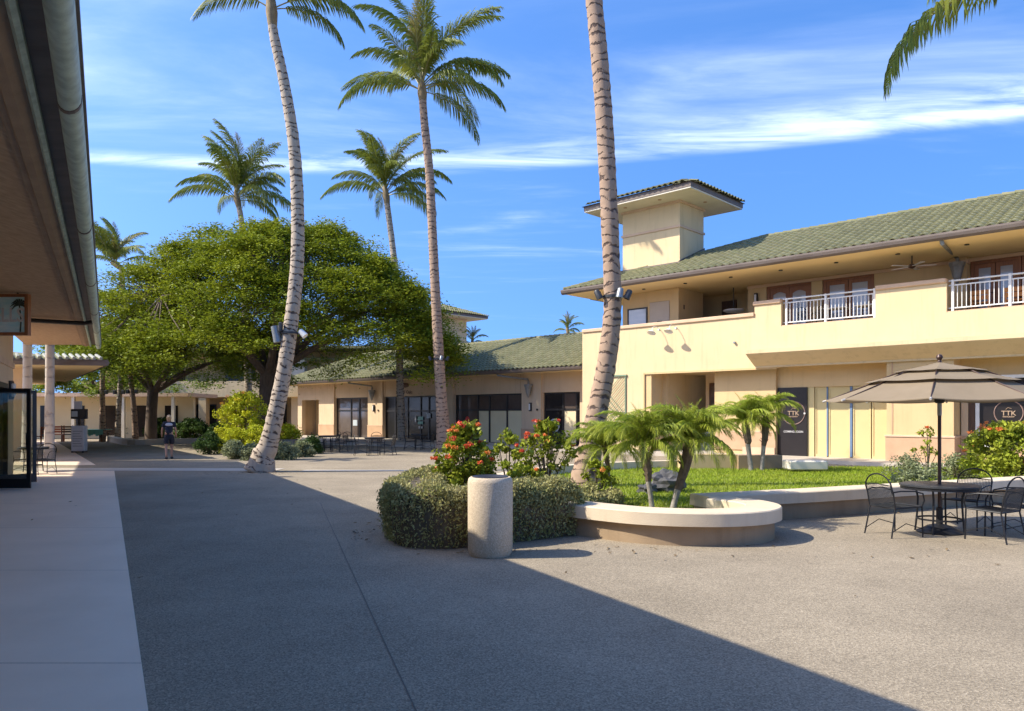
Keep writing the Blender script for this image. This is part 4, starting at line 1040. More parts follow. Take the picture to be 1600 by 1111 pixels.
def frond_mesh(L, a0, bend, npair, ll, width, seed, m='frond', hang=.55, petiole=.16, sweep=.75, rach=.035, vee=.25):
    """feather frond growing along +x from the origin, starting at angle a0 above level and bending down"""
    rs = random.Random(seed); pts = []; x = z = 0; n = 22; tang = []
    for i in range(n + 1):
        t = i / n; ang = a0 - bend * t ** 1.25
        pts.append(Vector((x, 0, z))); tang.append(Vector((math.cos(ang), 0, math.sin(ang)))); x += math.cos(ang) * L / n; z += math.sin(ang) * L / n
    b = MB(); b.tube(pts, [rach * (1 - .85 * i / n) for i in range(n + 1)], 4)
    nr = len(b.f)
    for k in range(npair):
        t = petiole + (1 - petiole) * (k + .5) / npair; fi = t * n; i = min(int(fi), n - 1); u = fi - i
        P = pts[i].lerp(pts[i+1], u); T = tang[i]; Nn = Vector((-T.z, 0, T.x))
        prof = min(1, .45 + (t - petiole) * 3.2) * (1 - max(0, (t - .55) / .45) ** 1.6 * .62)
        for sgn in (1, -1):
            l = ll * prof * rs.uniform(.85, 1.12); sw = sweep + rs.uniform(-.12, .12) + .5 * t
            d = (Vector((0, sgn, 0)) * math.cos(sw) + T * math.sin(sw) + Nn * (vee + rs.uniform(-.1, .1))).normalized()
            d2 = (d + Vector((0, 0, -1)) * (hang + rs.uniform(-.12, .25))).normalized(); d3 = (d + Vector((0, 0, -1)) * (hang * 2.1 + rs.uniform(-.1, .3))).normalized()
            wv = T * width * .5 * rs.uniform(.8, 1.2); p1 = P + d * l * .35; p2 = p1 + d2 * l * .35; p3 = p2 + d3 * l * .30
            j = len(b.v); b.v += [tuple(P - wv*.5), tuple(P + wv*.5), tuple(p1 + wv), tuple(p1 - wv), tuple(p2 + wv*.8), tuple(p2 - wv*.8), tuple(p3)]
            b.f += [(j, j+1, j+2, j+3), (j+3, j+2, j+4, j+5), (j+5, j+4, j+6)]
    me = bpy.data.meshes.new('frond'); me.from_pydata(b.v, [], b.f); me.update()
    me.materials.append(MATS['rachis']); me.materials.append(MATS[m])
    me.polygons.foreach_set('material_index', [0] * nr + [1] * (len(b.f) - nr))
    return me
FV = {}
def fronds_for(L):
    if L not in FV:
        k = L / 3.8
        FV[L] = [frond_mesh(L*1.08, R(82), R(66), 92, .95*k, .050*k, 1, hang=.5, sweep=.85), frond_mesh(L*1.08, R(68), R(92), 94, 1.02*k, .052*k, 2, hang=.85, sweep=.85), frond_mesh(L*1.05, R(48), R(98), 94, 1.05*k, .052*k, 3, hang=1.2, sweep=.8),
                 frond_mesh(L, R(22), R(84), 88, 1.02*k, .052*k, 4, hang=1.5, sweep=.75), frond_mesh(L * .92, R(86), R(46), 70, .7*k, .05*k, 5, hang=.3, sweep=.9, m='frond_dry'), frond_mesh(L * .9, R(-5), R(70), 64, .7*k, .06*k, 6, m='frond_dry', hang=1.3)]
    return FV[L]
def palm(label, px_pts, Z, rads, L=3.8, n=20, seed=1, m='palm_trunk', wind=.32, lean=None, group='tall coconut palms', skip=None, name='coconut_palm', z0=0.0, extra=(), low=1.0):
    rs = random.Random(seed); base = Vector(px_pts[0]); 
    P = thing(name, label, 'palm tree', (base.x, base.y, base.z), 0, group)
    pts = [Vector(p) - base for p in px_pts]
    tk, path = trunk_obj('trunk', pts, rads, m, P, seed=seed)
    top = path[-1]; tdir = (path[-1] - path[-4]).normalized()
    bo = MB(); bo.tube([top - tdir*.25, top + tdir*.15, top + tdir*.5, top + tdir*.95], [rads[-1]*1.05, rads[-1]*1.35, rads[-1]*1.1, rads[-1]*.35], 9); bo.build('crown_shaft', 'boot', P, smooth=True)
    V = fronds_for(L); az = rs.uniform(0, 6.28)
    for k in range(n):
        t = k / (n - 1); az += 2.399 + rs.uniform(-.2, .2)
        t *= low; v = 4 if k < 3 else (0 if t < .44 else (1 if t < .74 else (2 if t < .92 else 3)))
        down = wind * math.cos(az)          # the breeze lays them over towards +x
        o = bpy.data.objects.new('frond', V[v]); o.location = top + tdir * (.75 - .55 * t)
        o.rotation_euler = (rs.uniform(-.35, .35), down + rs.uniform(-.10, .10), az); sc_ = rs.uniform(.78, 1.1); o.scale = (sc_, sc_, sc_)
        finish(o, P)
    for (az_, v, pit, sc_) in extra:
        o = bpy.data.objects.new('frond', V[v]); o.location = top + tdir * .25; o.rotation_euler = (0, pit, az_); o.scale = (sc_,) * 3; finish(o, P)
    ck = MB()
    for k in range(5):
        w_ = k * 1.3; bm = bmesh.new(); bmesh.ops.create_icosphere(bm, subdivisions=1, radius=.13)
        for v_ in bm.verts: v_.co = Vector((v_.co.x, v_.co.y, v_.co.z * 1.25)) + top + Vector((math.cos(w_) * .26, math.sin(w_) * .26, .08 + .06 * (k % 2)))
        ck.addbm(bm)
    return P, path, base

def zline(pix, Z): return [atd(x, y, Z) for x, y in pix]
def gbase(px_, Z, z=0): return Vector(((px_ - 800) * Z / FPX, Z, z))

# coconut palms
ZA = 22.1
PA = palm('tall leaning coconut palm with pale ringed trunk and two grey lamps on it', [gbase(406, ZA), gbase(409, ZA, .22), gbase(411, ZA, .5)] + zline([(418, 700), (430, 650), (447, 560), (463, 430), (465, 330), (459, 225), (444, 130), (428, 55), (425, 28)], ZA), ZA,
          [.50, .40, .34, .29, .24, .215, .20, .19, .175, .16, .14, .13], L=4.0, n=24, seed=4, low=.50, extra=((R(-10), 3, R(1), .80), (R(20), 3, R(4), .6), (R(168), 3, R(-16), .7)))
ZB = 34.5
PB = palm('tall slender coconut palm standing before the shop doors with full green crown', [gbase(694, ZB)] + zline([(692, 660), (688, 600), (681, 470), (676, 370), (671, 270), (663, 190), (660, 150)], ZB), ZB,
          [.40, .30, .255, .225, .21, .20, .185, .17], L=4.2, n=26, seed=11, m='palm_trunk_brown', extra=((R(195), 3, R(2), 1.0), (R(8), 3, R(-6), 1.0)))
ZC = 43.5
PC = palm('slim grey coconut palm rising out of the big tree, crown above it', [gbase(628, ZC)] + zline([(625, 600), (624, 540), (620, 450), (614, 390), (607, 335), (604, 312)], ZC), ZC,
          [.26, .21, .20, .19, .18, .17, .16], L=3.8, n=24, seed=21, extra=((R(184), 3, R(-12), 1.05), (R(-8), 3, R(-10), 1.0)))
ZD = 15.5
PD = palm('thick brown coconut palm trunk growing from the lawn, flood lamps strapped on', [gbase(914, ZD, .2)] + zline([(922, 700), (936, 630), (949, 560), (957, 480), (954, 380), (948, 250), (940, 130), (928, 0), (915, -130), (905, -270)], ZD), ZD,
          [.36, .25, .215, .20, .185, .18, .18, .18, .175, .17, .16], L=3.6, n=26, seed=31, m='palm_trunk_brown')
ZF = 50
PF = palm('coconut palm standing behind the dome of the big tree', [gbase(392, ZF)] + zline([(384, 520), (380, 400), (377, 345), (372, 318)], ZF), ZF,
          [.26, .22, .20, .18, .17], L=4.4, n=26, seed=41, extra=((R(188), 3, R(-12), 1.05), (R(-12), 3, R(8), .8)))
ZG = 62
PE = palm('distant windblown palm beyond the left side of the tree', [gbase(198, ZG)] + zline([(194, 520), (190, 430), (188, 418)], ZG), ZG, [.28, .24, .2, .18], L=4.0, n=24, seed=51, wind=.5)
PH = palm('distant palm crown peeping over the ridge of the shop wing', [gbase(890, 66)] + zline([(890, 600), (889, 535), (888, 522)], 66), 66, [.2, .16, .14, .12], L=1.5, n=14, seed=61, wind=.2)
PI = palm('distant palm crown by the end of the tree above the shop roof', [gbase(738, 70)] + zline([(738, 600), (738, 552), (738, 540)], 70), 70, [.2, .16, .14, .12], L=1.6, n=12, seed=62, wind=.2)
gx = 11.75; gy = 15.9
PG = palm('coconut palm whose long frond hangs into the sky by the balcony', [(gx, gy, .1), (gx, gy, 3), (gx - .1, gy, 7), (gx - .2, gy, 10.7)], gy, [.36, .24, .2, .18], L=4.2, n=14, seed=71, m='palm_trunk_brown', wind=.1, low=.5, extra=((R(181), 3, R(18), 1.05),))

def strap_lamps(P, path, base, px_y, Z, kind, label, r):
    z = EYE + (HOR - px_y) * Z / FPX - base.z
    p = min(path, key=lambda q: abs(q.z - z))
    T_ = thing('trunk_lamps', label, 'lamp', (base.x + p.x, base.y + p.y, base.z + p.z))
    MB().lathe([(r + .01, -.03), (r + .025, -.03), (r + .025, .03), (r + .01, .03)], 14, ring=True).build('strap', 'lamp_dark', T_)
    if kind == 'big':
        bx = MB(); bx.tube([(-.42, -.08, .20), (-.33, -.08, -.28)], [.12, .12], 12); bx.build('lamp_housing', 'lamp_grey', T_, smooth=True)
        MB().tube([(-.40, -.08, 0), (-r, 0, 0)], .03, 6).build('arm', 'lamp_dark', T_)
        bx = MB(); bx.tube([(.34, -.1, .06), (.50, -.12, -.10)], [.085, .10], 12); bx.build('lamp_housing', 'rail_white', T_, smooth=True)
        MB().tube([(r, 0, 0), (.38, -.1, 0)], .03, 6).build('arm', 'lamp_dark', T_)
        bx = MB(); bx.bbox(-.25, -.16, -.28, -.12, .02, .30, .02); bx.build('junction_box', 'lamp_dark', T_)
    else:
        for k, (sx_, sy_) in enumerate(((-1, -.3), (1, -.3), (.35, -1))):
            x = sx_ * (r + .09); y = sy_ * (r + .09)
            MB().tube([(sx_ * r * .9, sy_ * r * .9, 0), (x, y, .0), (x, y, .10)], .018, 6).build('arm', 'lamp_dark', T_)
            h_ = MB().lathe([(.04, .10), (.06, .08), (.075, -.10), (.06, -.10), (.035, .06)], 10); o = h_.build('lamp_housing', 'lamp_dark' if k < 2 else 'lamp_grey', T_, smooth=True); o.location = (x * 1.15, y * 1.15, .04); o.rotation_euler = (0, R(25) * sx_, 0)
strap_lamps(*PA, 522, ZA, 'big', 'grey cylinder lamps strapped round the leaning palm trunk', .25)
strap_lamps(*PD, 466, ZD, 'small', 'small dark flood lamps strapped round the brown palm trunk', .185)
strap_lamps(*PB, 563, ZB, 'small', 'small dark flood lamps strapped on the palm before the shop doors', .27)
strap_lamps(*PC, 583, ZC, 'small', 'ring of dark flood lamps on the slim palm under the tree', .21)

# broad trees
def broad_tree(name, label, base, trunk_r, fork_z, C, rx, ry, z_lo, z_hi, nclump, nleaf, size, seed, leafm, limbs=8, flat=.34, cl=1.35, under=.25):
    rs = random.Random(seed); T_ = thing(name, label, 'tree', base)
    base = Vector(base); cx, cy = C[0] - base.x, C[1] - base.y
    cent = []; rad = []
    while len(cent) < nclump:
        a = rs.uniform(0, 6.283); r = math.sqrt(rs.uniform(0, 1)); 
        lump = 1 + .10 * math.sin(3*a + seed) + .07 * math.sin(5*a + 2*seed)
        x = rx * r * math.cos(a) * lump; y = ry * r * math.sin(a) * lump
        top = z_lo + (z_hi - z_lo) * max(0, 1 - r**2) ** .72; bot = z_lo - .3 + (z_hi - z_lo) * .30 * (1 - r**2)
        u = rs.random(); z = (top - abs(rs.gauss(0, .07)) * (z_hi - z_lo)) if u > under else bot + (top - bot) * rs.random() * .7
        z += .35 * math.sin(x * .9 + seed) * math.cos(y * .8)
        cent.append((cx + x, cy + y, z)); rad.append(cl * rs.uniform(.65, 1.25))
    q = leaf_cloud(cent, rad, flat, nleaf, size, .5, seed, tilt=.30, sub=max(10, nleaf // 24))
    me = np_mesh('crown', q, 4, leafm); obj('crown', me, T_)
    tb = MB(); f = Vector((0.15, 0, fork_z)); tb.tube([(0, 0, -.05), (0, 0, .3), (.05, 0, fork_z * .55), f], [trunk_r * 1.5, trunk_r * 1.1, trunk_r * .95, trunk_r * .95], 12)
    tb.build('trunk', 'bark', T_, smooth=True)
    lb = MB(); tips = []
    for k in range(limbs):
        a = 6.283 * k / limbs + rs.uniform(-.25, .25); rr = rs.uniform(.55, .75)
        e = Vector((cx + rx * rr * math.cos(a), cy + ry * rr * math.sin(a), z_lo + (z_hi - z_lo) * rs.uniform(.25, .48)))
        m1 = f.lerp(e, .35) + Vector((0, 0, (z_hi - z_lo) * .06)); m2 = f.lerp(e, .7) + Vector((rs.uniform(-.5, .5), rs.uniform(-.5, .5), (z_hi - z_lo) * .06))
        lb.tube([f - Vector((0, 0, .3)), m1, m2, e], [trunk_r * .55, trunk_r * .38, trunk_r * .22, trunk_r * .10], 7); tips += [m1, m2, e, (m1 + m2) / 2, (m2 + e) / 2]
    for c_ in cent[::2]:
        c_ = Vector(c_); s_ = min(tips, key=lambda t: (t - c_).length); mid = s_.lerp(c_, .5) - Vector((0, 0, .15))
        lb.tube([s_, mid, c_], [trunk_r * .09, trunk_r * .06, .02], 4, cap=False)
    lb.build('limbs', 'bark', T_, smooth=True)
    return T_
broad_tree('shade_tree', 'huge spreading shade tree with wide green dome crown', (-13.6, 40.6, 0), .44, 4.1, (-12.5, 39.6), 10.1, 6.8, 4.7, 11.9, 760, 480, .15, 5, 'leaf_tree', limbs=9, cl=1.25, flat=.30)
broad_tree('small_tree', 'smaller spreading tree with dark trunk in the kerbed planter', (-21.6, 44.0, 0), .32, 3.3, (-20.0, 44.0), 6.4, 5.0, 3.7, 8.2, 230, 320, .16, 9, 'leaf_tree_b', limbs=7, cl=1.0, flat=.32)
broad_tree('back_tree', 'dark tree behind the pavilion roof at the far walkway', (-33.0, 58.0, 0), .30, 2.6, (-33.0, 58.0), 4.2, 4.0, 2.6, 9.0, 110, 180, .26, 15, 'leaf_tree_b', limbs=6, cl=1.1, flat=.5)
# three bare trunks beside the small tree carry lamps
for k, (x, y, tx_) in enumerate(((160, 690, 0), (184, 690, .2), (212, 691, -.35))):
    b0 = at(x, y); T_ = thing('slim_palm', ['straight slim dark palm trunk by the low cream building', 'slim pale palm trunk in front of the far building', 'slim leaning dark palm trunk close to the small tree'][k], 'palm tree', b0, 0)
    trunk_obj('trunk', [(0, 0, 0), (tx_ * .3, 0, 2), (tx_, 0, 4.4), (tx_, 0, 6.5)], [.20, .16, .15, .13], 'palm_trunk_brown' if k != 1 else 'palm_trunk', T_, seg=8, seed=k)
    for j in range(9):
        o = obj('frond', fronds_for(3.5)[1 + j % 3], T_, (tx_, 0, 6.4), (0, 0, j * .7), (.6, .6, .6))
    for sg in (-1, 1):
        MB().bbox(tx_ * .55 + sg * .26 - .09, tx_ * .55 + sg * .26 + .09, -.15, .05, 2.95, 3.2, .02).build('flood_lamp', 'lamp_dark', T_)
        MB().tube([(tx_ * .55, 0, 3.05), (tx_ * .55 + sg * .2, -.03, 3.05)], .02, 5).build('lamp_arm', 'lamp_dark', T_)
# two smooth pale trunks rising past the arcade eave
for k, (x, y) in enumerate(((77, 720.5), (42, 721.5))):
    b0 = at(x, y); T_ = thing('royal_palm', ['smooth pale grey palm trunk beside the display board', 'smooth pale palm trunk seen through the glass door'][k], 'palm tree', b0)
    trunk_obj('trunk', [(0, 0, 0), (0, 0, .5), (.02, 0, 3), (.03, 0, 6.5), (.05, 0, 9.5)], [.22, .17, .15, .14, .13], 'royal_trunk', T_, seg=14, seed=k + 5, bump=.004)
    for j in range(12):
        obj('frond', fronds_for(3.5)[1 + j % 3], T_, (.05, 0, 9.5), (0, 0, j * .52 + k), (.36, .36, .36))

# ------------------------------------------------------------------ garden island: seat wall, lawn, kerbs
LZ = .22
def smooth_path(pts, n=10):
    pts = [Vector(p) for p in pts]; out = []
    g = lambda j: pts[min(max(j, 0), len(pts) - 1)]
    for k in range(len(pts) - 1):
        for i in range(n):
            t = i / n; p0, p1, p2, p3 = g(k-1), g(k), g(k+1), g(k+2)
            out.append(.5 * ((2*p1) + (p2 - p0)*t + (2*p0 - 5*p1 + 4*p2 - p3)*t*t + (3*p1 - p0 - 3*p2 + p3)*t**3))
    out.append(pts[-1]); return [tuple(p) for p in out]
CAPP = [(-.25, .27), (.25, .27), (.25, .435), (.235, .45), (-.235, .45), (-.25, .435)]
WALP = [(-.15, -.02), (.15, -.02), (.15, .268), (-.15, .268)]
SWL = thing('seat_wall', 'curling concrete seat wall with pale cap round the palms', 'wall', (0, 0, 0))
curl = smooth_path([(.85, 10.85), (1.25, 10.45), (1.75, 10.05), (2.3, 9.86), (2.85, 9.85), (3.3, 10.05), (3.56, 10.42), (3.56, 10.85), (3.35, 11.22), (3.12, 11.42)])
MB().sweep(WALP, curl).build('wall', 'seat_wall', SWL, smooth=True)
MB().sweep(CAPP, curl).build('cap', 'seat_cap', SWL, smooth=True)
SW2 = thing('seat_wall', 'long straight concrete seat wall between the lawn and the umbrella table', 'wall', (0, 0, 0))
run = [(2.98, 11.72), (5.0, 12.52), (7.0, 13.42), (9.0, 14.33), (11.5, 15.45), (16, 17.4)]
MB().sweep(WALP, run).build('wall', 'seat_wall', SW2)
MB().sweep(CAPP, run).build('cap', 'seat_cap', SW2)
BK = thing('garden_kerb', 'low pale kerb along the far side of the lawn', 'kerb', (0, 0, 0))
bk = [(-1.0, 14.2), (.4, 17.6), (2.2, 19.7), (4.4, 20.8), (6.2, 21.2)]
MB().sweep([(-.14, -.02), (.14, -.02), (.14, .42), (-.14, .42)], smooth_path(bk, 5)).build('kerb', 'seat_cap', BK)
BW = thing('garden_wall', 'low tan block wall behind the pair of small palms', 'wall', (0, 0, 0))
p0_, p1_ = at(1075, 737, LZ), at(1228, 737, LZ)
MB().box(p0_.x, p1_.x - 1.0, p0_.y + .9, p0_.y + 1.25, 0, .62).build('wall', 'tan', BW)
MB().box(p1_.x - 1.0, p1_.x + .2, p0_.y + .8, p0_.y + 1.25, 0, .60).build('wall_end', 'seat_wall', BW)
bx_ = at(1263, 738, LZ)
MB().bbox(bx_.x - .5, bx_.x + .5, bx_.y - .05, bx_.y + .5, LZ + .06, LZ + .30, .03).build('stone_block', 'white_stucco', None, label='white rectangular block lying on the lawn edge', cat='block')
LW = [(.95, 10.95), (1.3, 10.5), (1.8, 10.15), (2.5, 9.95), (3.2, 10.1), (3.45, 10.6), (3.3, 11.2), (3.05, 11.6), (5, 12.5), (7, 13.4), (9, 14.3), (11.5, 15.4), (16, 17.4), (16, 20.0), (12.0, 20.8), (9.5, 21.0), (6.2, 21.15), (4.4, 20.75), (2.2, 19.65), (.4, 17.55), (-.9, 14.2), (-1.35, 12.6), (-1.3, 11.2), (-.9, 10.5), (0, 10.8)]
MB().prism(LW, .002, LZ).build('lawn', 'turf', kind='structure')
def inpoly(x, y, poly):
    c = False; j = len(poly) - 1
    for i in range(len(poly)):
        if (poly[i][1] > y) != (poly[j][1] > y) and x < (poly[j][0] - poly[i][0]) * (y - poly[i][1]) / (poly[j][1] - poly[i][1]) + poly[i][0]: c = not c
        j = i
    return c
gp_ = []; rs = np.random.RandomState(5)
cand = np.stack([rs.uniform(-1, 14, 150000), rs.uniform(9.9, 21.2, 150000)], 1)
inner = [p for p in LW]
cand = [c for c in cand if inpoly(c[0], c[1], inner) and not (c[0] < .9 and c[1] < 13.2)][:62000]
cand = np.array(cand); n = len(cand)
a = rs.uniform(0, 6.283, n); hgt = rs.uniform(.03, .07, n); wd = .009
bx = np.stack([np.cos(a) * wd, np.sin(a) * wd, np.zeros(n)], 1); lean = rs.normal(0, .025, (n, 3)); lean[:, 2] = hgt
P = np.column_stack([cand, np.full(n, LZ)])
obj('lawn_grass', np_mesh('lawn_grass', np.stack([P - bx, P + bx, P + lean], 1).reshape(-1, 3), 3, 'blade'), label='short bright green grass of the garden lawn', cat='grass', kind='stuff')
# planting soil under the hedge
MB().prism([(-1.0, 9.95), (.9, 10.95), (1.6, 11.2), (1.4, 12.4), (.4, 13.4), (-1.0, 13.8), (-1.45, 13.0), (-1.55, 10.5)], .003, LZ + .02).build('planting_bed', 'soil', kind='structure')
lr = at(1042, 768, LZ)
def rock(loc, r, seed, label, nm='lava_rock'):
    rs = random.Random(seed); bm = bmesh.new(); bmesh.ops.create_icosphere(bm, subdivisions=3, radius=1)
    for v in bm.verts:
        k = 1 + .22 * math.sin(v.co.x * 4 + seed) * math.cos(v.co.y * 5) + .14 * math.sin(v.co.z * 7 + v.co.x * 3) + rs.uniform(-.09, .09)
        v.co = Vector((v.co.x * r * k, v.co.y * r * .8 * k, v.co.z * r * .75 * k))
    b = MB(); b.addbm(bm); o = b.build(nm, 'rock', None, label=label, cat='rock'); o.location = loc; return o
rock((lr.x, lr.y, LZ + .16), .34, 3, 'dark lava rock between the arching palms on the lawn')
rock((lr.x - .42, lr.y - .25, LZ + .05), .17, 5, 'small flat lava rock beside the bigger one')

# hedge
def hedge(label, path, halfw, h, n, seed, size=.042, leafm='hedge_leaf', name='clipped_hedge', core='hedge_core', taper=.78):
    """clipped rounded hedge along a plan path"""
    H_ = thing(name, label, 'hedge', (path[0][0], path[0][1], 0)); ox, oy = path[0][0], path[0][1]
    sp_ = smooth_path(path, 8); rs = np.random.RandomState(seed)
    m_ = 14; prof = []
    for k in range(m_ + 1):
        a_ = math.pi * k / m_; c_, s_ = math.cos(a_), math.sin(a_)
        prof.append((math.copysign(abs(c_) ** .32, c_), abs(s_) ** .36))
    cp = [((x * halfw * (taper if z < .3 else 1)) * .90, z * h * .93 + .02) for x, z in prof]; cp = [(cp[0][0], 0)] + cp + [(cp[-1][0], 0)]
    pth = [(x - ox, y - oy) for x, y in sp_]
    MB().sweep(cp, pth).build('hedge_core', core, H_, smooth=True)
    seg = []; tot = 0
    for A, B in zip(sp_[:-1], sp_[1:]): d = math.dist(A, B); seg.append((tot, d, A, B)); tot += d
    # round ends are reached by letting the path run on
    u = rs.uniform(-halfw * .9, tot + halfw * .9, n); P = np.zeros((n, 3)); Nn = np.zeros((n, 3))
    st = np.array([q[0] for q in seg]); idx = np.clip(np.searchsorted(st, u, side='right') - 1, 0, len(seg) - 1)
    ph = rs.uniform(-.12, math.pi + .12, n)
    for i in range(n):
        s0_, d, A, B = seg[idx[i]]; over = 0
        t = (u[i] - s0_) / d; e = 1.0
        if u[i] < 0: over = -u[i] / halfw; t = 0
        elif u[i] > tot: over = (u[i] - tot) / halfw; t = 1
        e = math.sqrt(max(.05, 1 - over * over))
        x = A[0] + (B[0] - A[0]) * t; y = A[1] + (B[1] - A[1]) * t; tx, ty = (B[0] - A[0]) / d, (B[1] - A[1]) / d
        if u[i] < 0: x -= tx * -u[i]; y -= ty * -u[i]
        elif u[i] > tot: x += tx * (u[i] - tot); y += ty * (u[i] - tot)
        c_, s_ = math.cos(ph[i]), max(0, math.sin(ph[i])); o_ = math.copysign(abs(c_) ** .32, c_) * halfw * e
        z_ = s_ ** .36 * h * (.55 + .45 * e)
        if ph[i] < 0.35 or ph[i] > math.pi - .35: z_ = rs.uniform(.04, .7) * h; o_ *= taper + (1 - taper) * z_ / h / .7 if z_ < .7 * h else 1
        P[i] = (x - ox - ty * o_, y - oy + tx * o_, z_)
    lump = .05 * np.sin(P[:, 0] * 5.1 + seed) * np.cos(P[:, 1] * 4.3) + .03 * np.sin(P[:, 0] * 11 + P[:, 2] * 9)
    cxy = P.copy(); P[:, 2] += lump * (P[:, 2] / h); P += rs.normal(0, .028, (n, 3)); P[:, 2] = np.maximum(P[:, 2], .02)
    a_ = rs.normal(size=(n, 3)); a_[:, 2] += .6; a_ /= np.linalg.norm(a_, axis=1, keepdims=True)
    q_ = rs.normal(size=(n, 3)); b_ = np.cross(a_, q_); b_ /= np.linalg.norm(b_, axis=1, keepdims=True)
    sz = size * rs.uniform(.6, 1.35, (n, 1)); A_ = a_ * sz * .6; B_ = b_ * sz * .24
    obj('foliage', np_mesh('foliage', np.stack([P - A_, P - B_, P + A_, P + B_], 1).reshape(-1, 3), 4, leafm), H_)
    tw = MB()
    for k in range(int(tot * 26)):
        i = rs.randint(n); p = P[i]; 
        q = Vector((p[0], p[1], 0)); c0 = min(pth, key=lambda t: (t[0] - p[0]) ** 2 + (t[1] - p[1]) ** 2); q = Vector((c0[0], c0[1], .02)).lerp(Vector((p[0], p[1], .02)), .8)
        tw.tube([q, (p[0], p[1], p[2])], [.007, .004], 3, cap=False)
    tw.build('twigs', 'twig', H_, kind='stuff')
    return H_
hedge('silver green clipped hedge curving round the flower bed behind the litter bin', [(.60, 10.72), (-.1, 10.28), (-.75, 9.86), (-1.18, 9.85), (-1.42, 10.4), (-1.45, 11.2), (-1.35, 12.2), (-1.1, 13.1)], .42, .76, 64000, 2)
hedge('loose low silver plants at the end of the seat wall', [(.95, 11.35), (1.35, 11.7), (1.5, 12.1)], .30, .50, 7000, 3, size=.05, name='low_plants')

# flowering shrubs
def bush(label, base, h, rx, ry, nclump, nleaf, size, seed, leafm, flower=None, nfl=0, name='flowering_shrub', cl=.16, flat=.8, lo=.25, cat='shrub', group=None, stems=9, flr=.055):
    rs = random.Random(seed); B_ = thing(name, label, cat, base, 0, group); cent = []; rad = []
    for _ in range(nclump):
        a = rs.uniform(0, 6.283); r = rs.random() ** .5; t = rs.random() ** .8
        wz = math.sin(math.pi * min(1, (.18 + .82 * t)) ** .9) ** .6 if t < .97 else .3
        cent.append((rx * r * wz * math.cos(a), ry * r * wz * math.sin(a), h * (lo + (1 - lo) * t) - cl * .5)); rad.append(cl * rs.uniform(.6, 1.25))
    obj('foliage', np_mesh('foliage', leaf_cloud(cent, rad, flat, nleaf, size, .55, seed, tilt=.8), 4, leafm), B_)
    sb = MB()
    for k in range(stems):
        a = 6.283 * k / stems; tip = Vector(rs.choice(cent)); sb.tube([(.10 * rx * math.cos(a), .10 * ry * math.sin(a), -.03), (tip.x * .45, tip.y * .45, tip.z * .5), tip], [.016, .012, .006], 5)
    for c_ in cent[::3]:
        sb.tube([(c_[0] * .35, c_[1] * .35, c_[2] * .55), c_], [.009, .004], 4, cap=False)
    sb.build('stems', 'twig', B_, kind='stuff')
    if flower:
        for k in range(nfl):
            c_ = max((rs.choice(cent) for _ in range(2)), key=lambda q: q[2] - q[1] * .6); d = Vector((c_[0], c_[1], 0)); d = d.normalized() if d.length > .01 else Vector((0, -1, 0))
            ctr = [tuple(Vector(c_) + d * cl * .8 + Vector((0, -.02, cl * .5)))]
            obj('flower_head', np_mesh('flower_head', leaf_cloud(ctr, [flr * rs.uniform(.7, 1.2)], .6, 36, .034, .8, seed * 100 + k), 4, flower if k % 3 else 'ixora_orange'), B_)
    return B_
bush('tall red flowering shrub full of leaves behind the litter bin', (-.72, 11.6, LZ), 1.40, .48, .44, 120, 34, .085, 12, 'ixora_leaf', 'ixora_flower', 44, cl=.12)
bush('low red flowering shrub at the hedge corner', (-1.15, 11.7, LZ), .72, .30, .32, 34, 36, .08, 13, 'ixora_leaf', 'ixora_flower', 9, cl=.13)
bush('leggy red flowering shrub beside the thick palm trunk', (.62, 12.9, LZ), 1.42, .52, .4, 62, 30, .085, 14, 'ixora_leaf', 'ixora_flower', 18, cl=.12, lo=.35)
bush('thin upright leafy shrub between the red flowering ones', (-.05, 12.6, LZ), 1.30, .26, .3, 20, 42, .085, 15, 'ixora_leaf', 'ixora_flower', 2, cl=.11, lo=.3)
bush('small low leafy shrub by the hedge with few flowers', (.15, 12.0, LZ), .72, .45, .35, 26, 46, .08, 16, 'ixora_leaf', 'ixora_flower', 3, cl=.12)
bush('small leafy plant at the foot of the arching palms', (1.45, 12.3, LZ), .78, .28, .28, 20, 44, .075, 17, 'ixora_leaf', 'ixora_flower', 2, cl=.11)
bq = at(1568, 770, LZ)
bush('big orange flowering shrub beyond the umbrella table', (11.0, 16.3, LZ), 1.34, 1.1, .8, 190, 46, .10, 18, 'ixora_leaf', 'ixora_orange', 26, cl=.19, flr=.075)
bush('wispy flower stalk plant before the pillar', (10.5, 18.6, LZ), 1.25, .3, .3, 9, 30, .09, 19, 'ixora_leaf', 'ixora_flower', 3, cl=.12)
for k, (x, y, h_, r_) in enumerate(((9.7, 17.9, .55, .6), (10.4, 17.3, .6, .55), (8.8, 16.0, .34, .5))):
    bush(['grey leaved bush at the corner of the lawn', 'grey leaved bush beside the orange flowering shrub', 'low sparse grey ground plant behind the seat wall'][k], (x, y, LZ), h_, r_, r_ * .8, 34, 60, .06, 30 + k, 'shrub_silver', cl=.16, name='grey_bush', lo=.1)
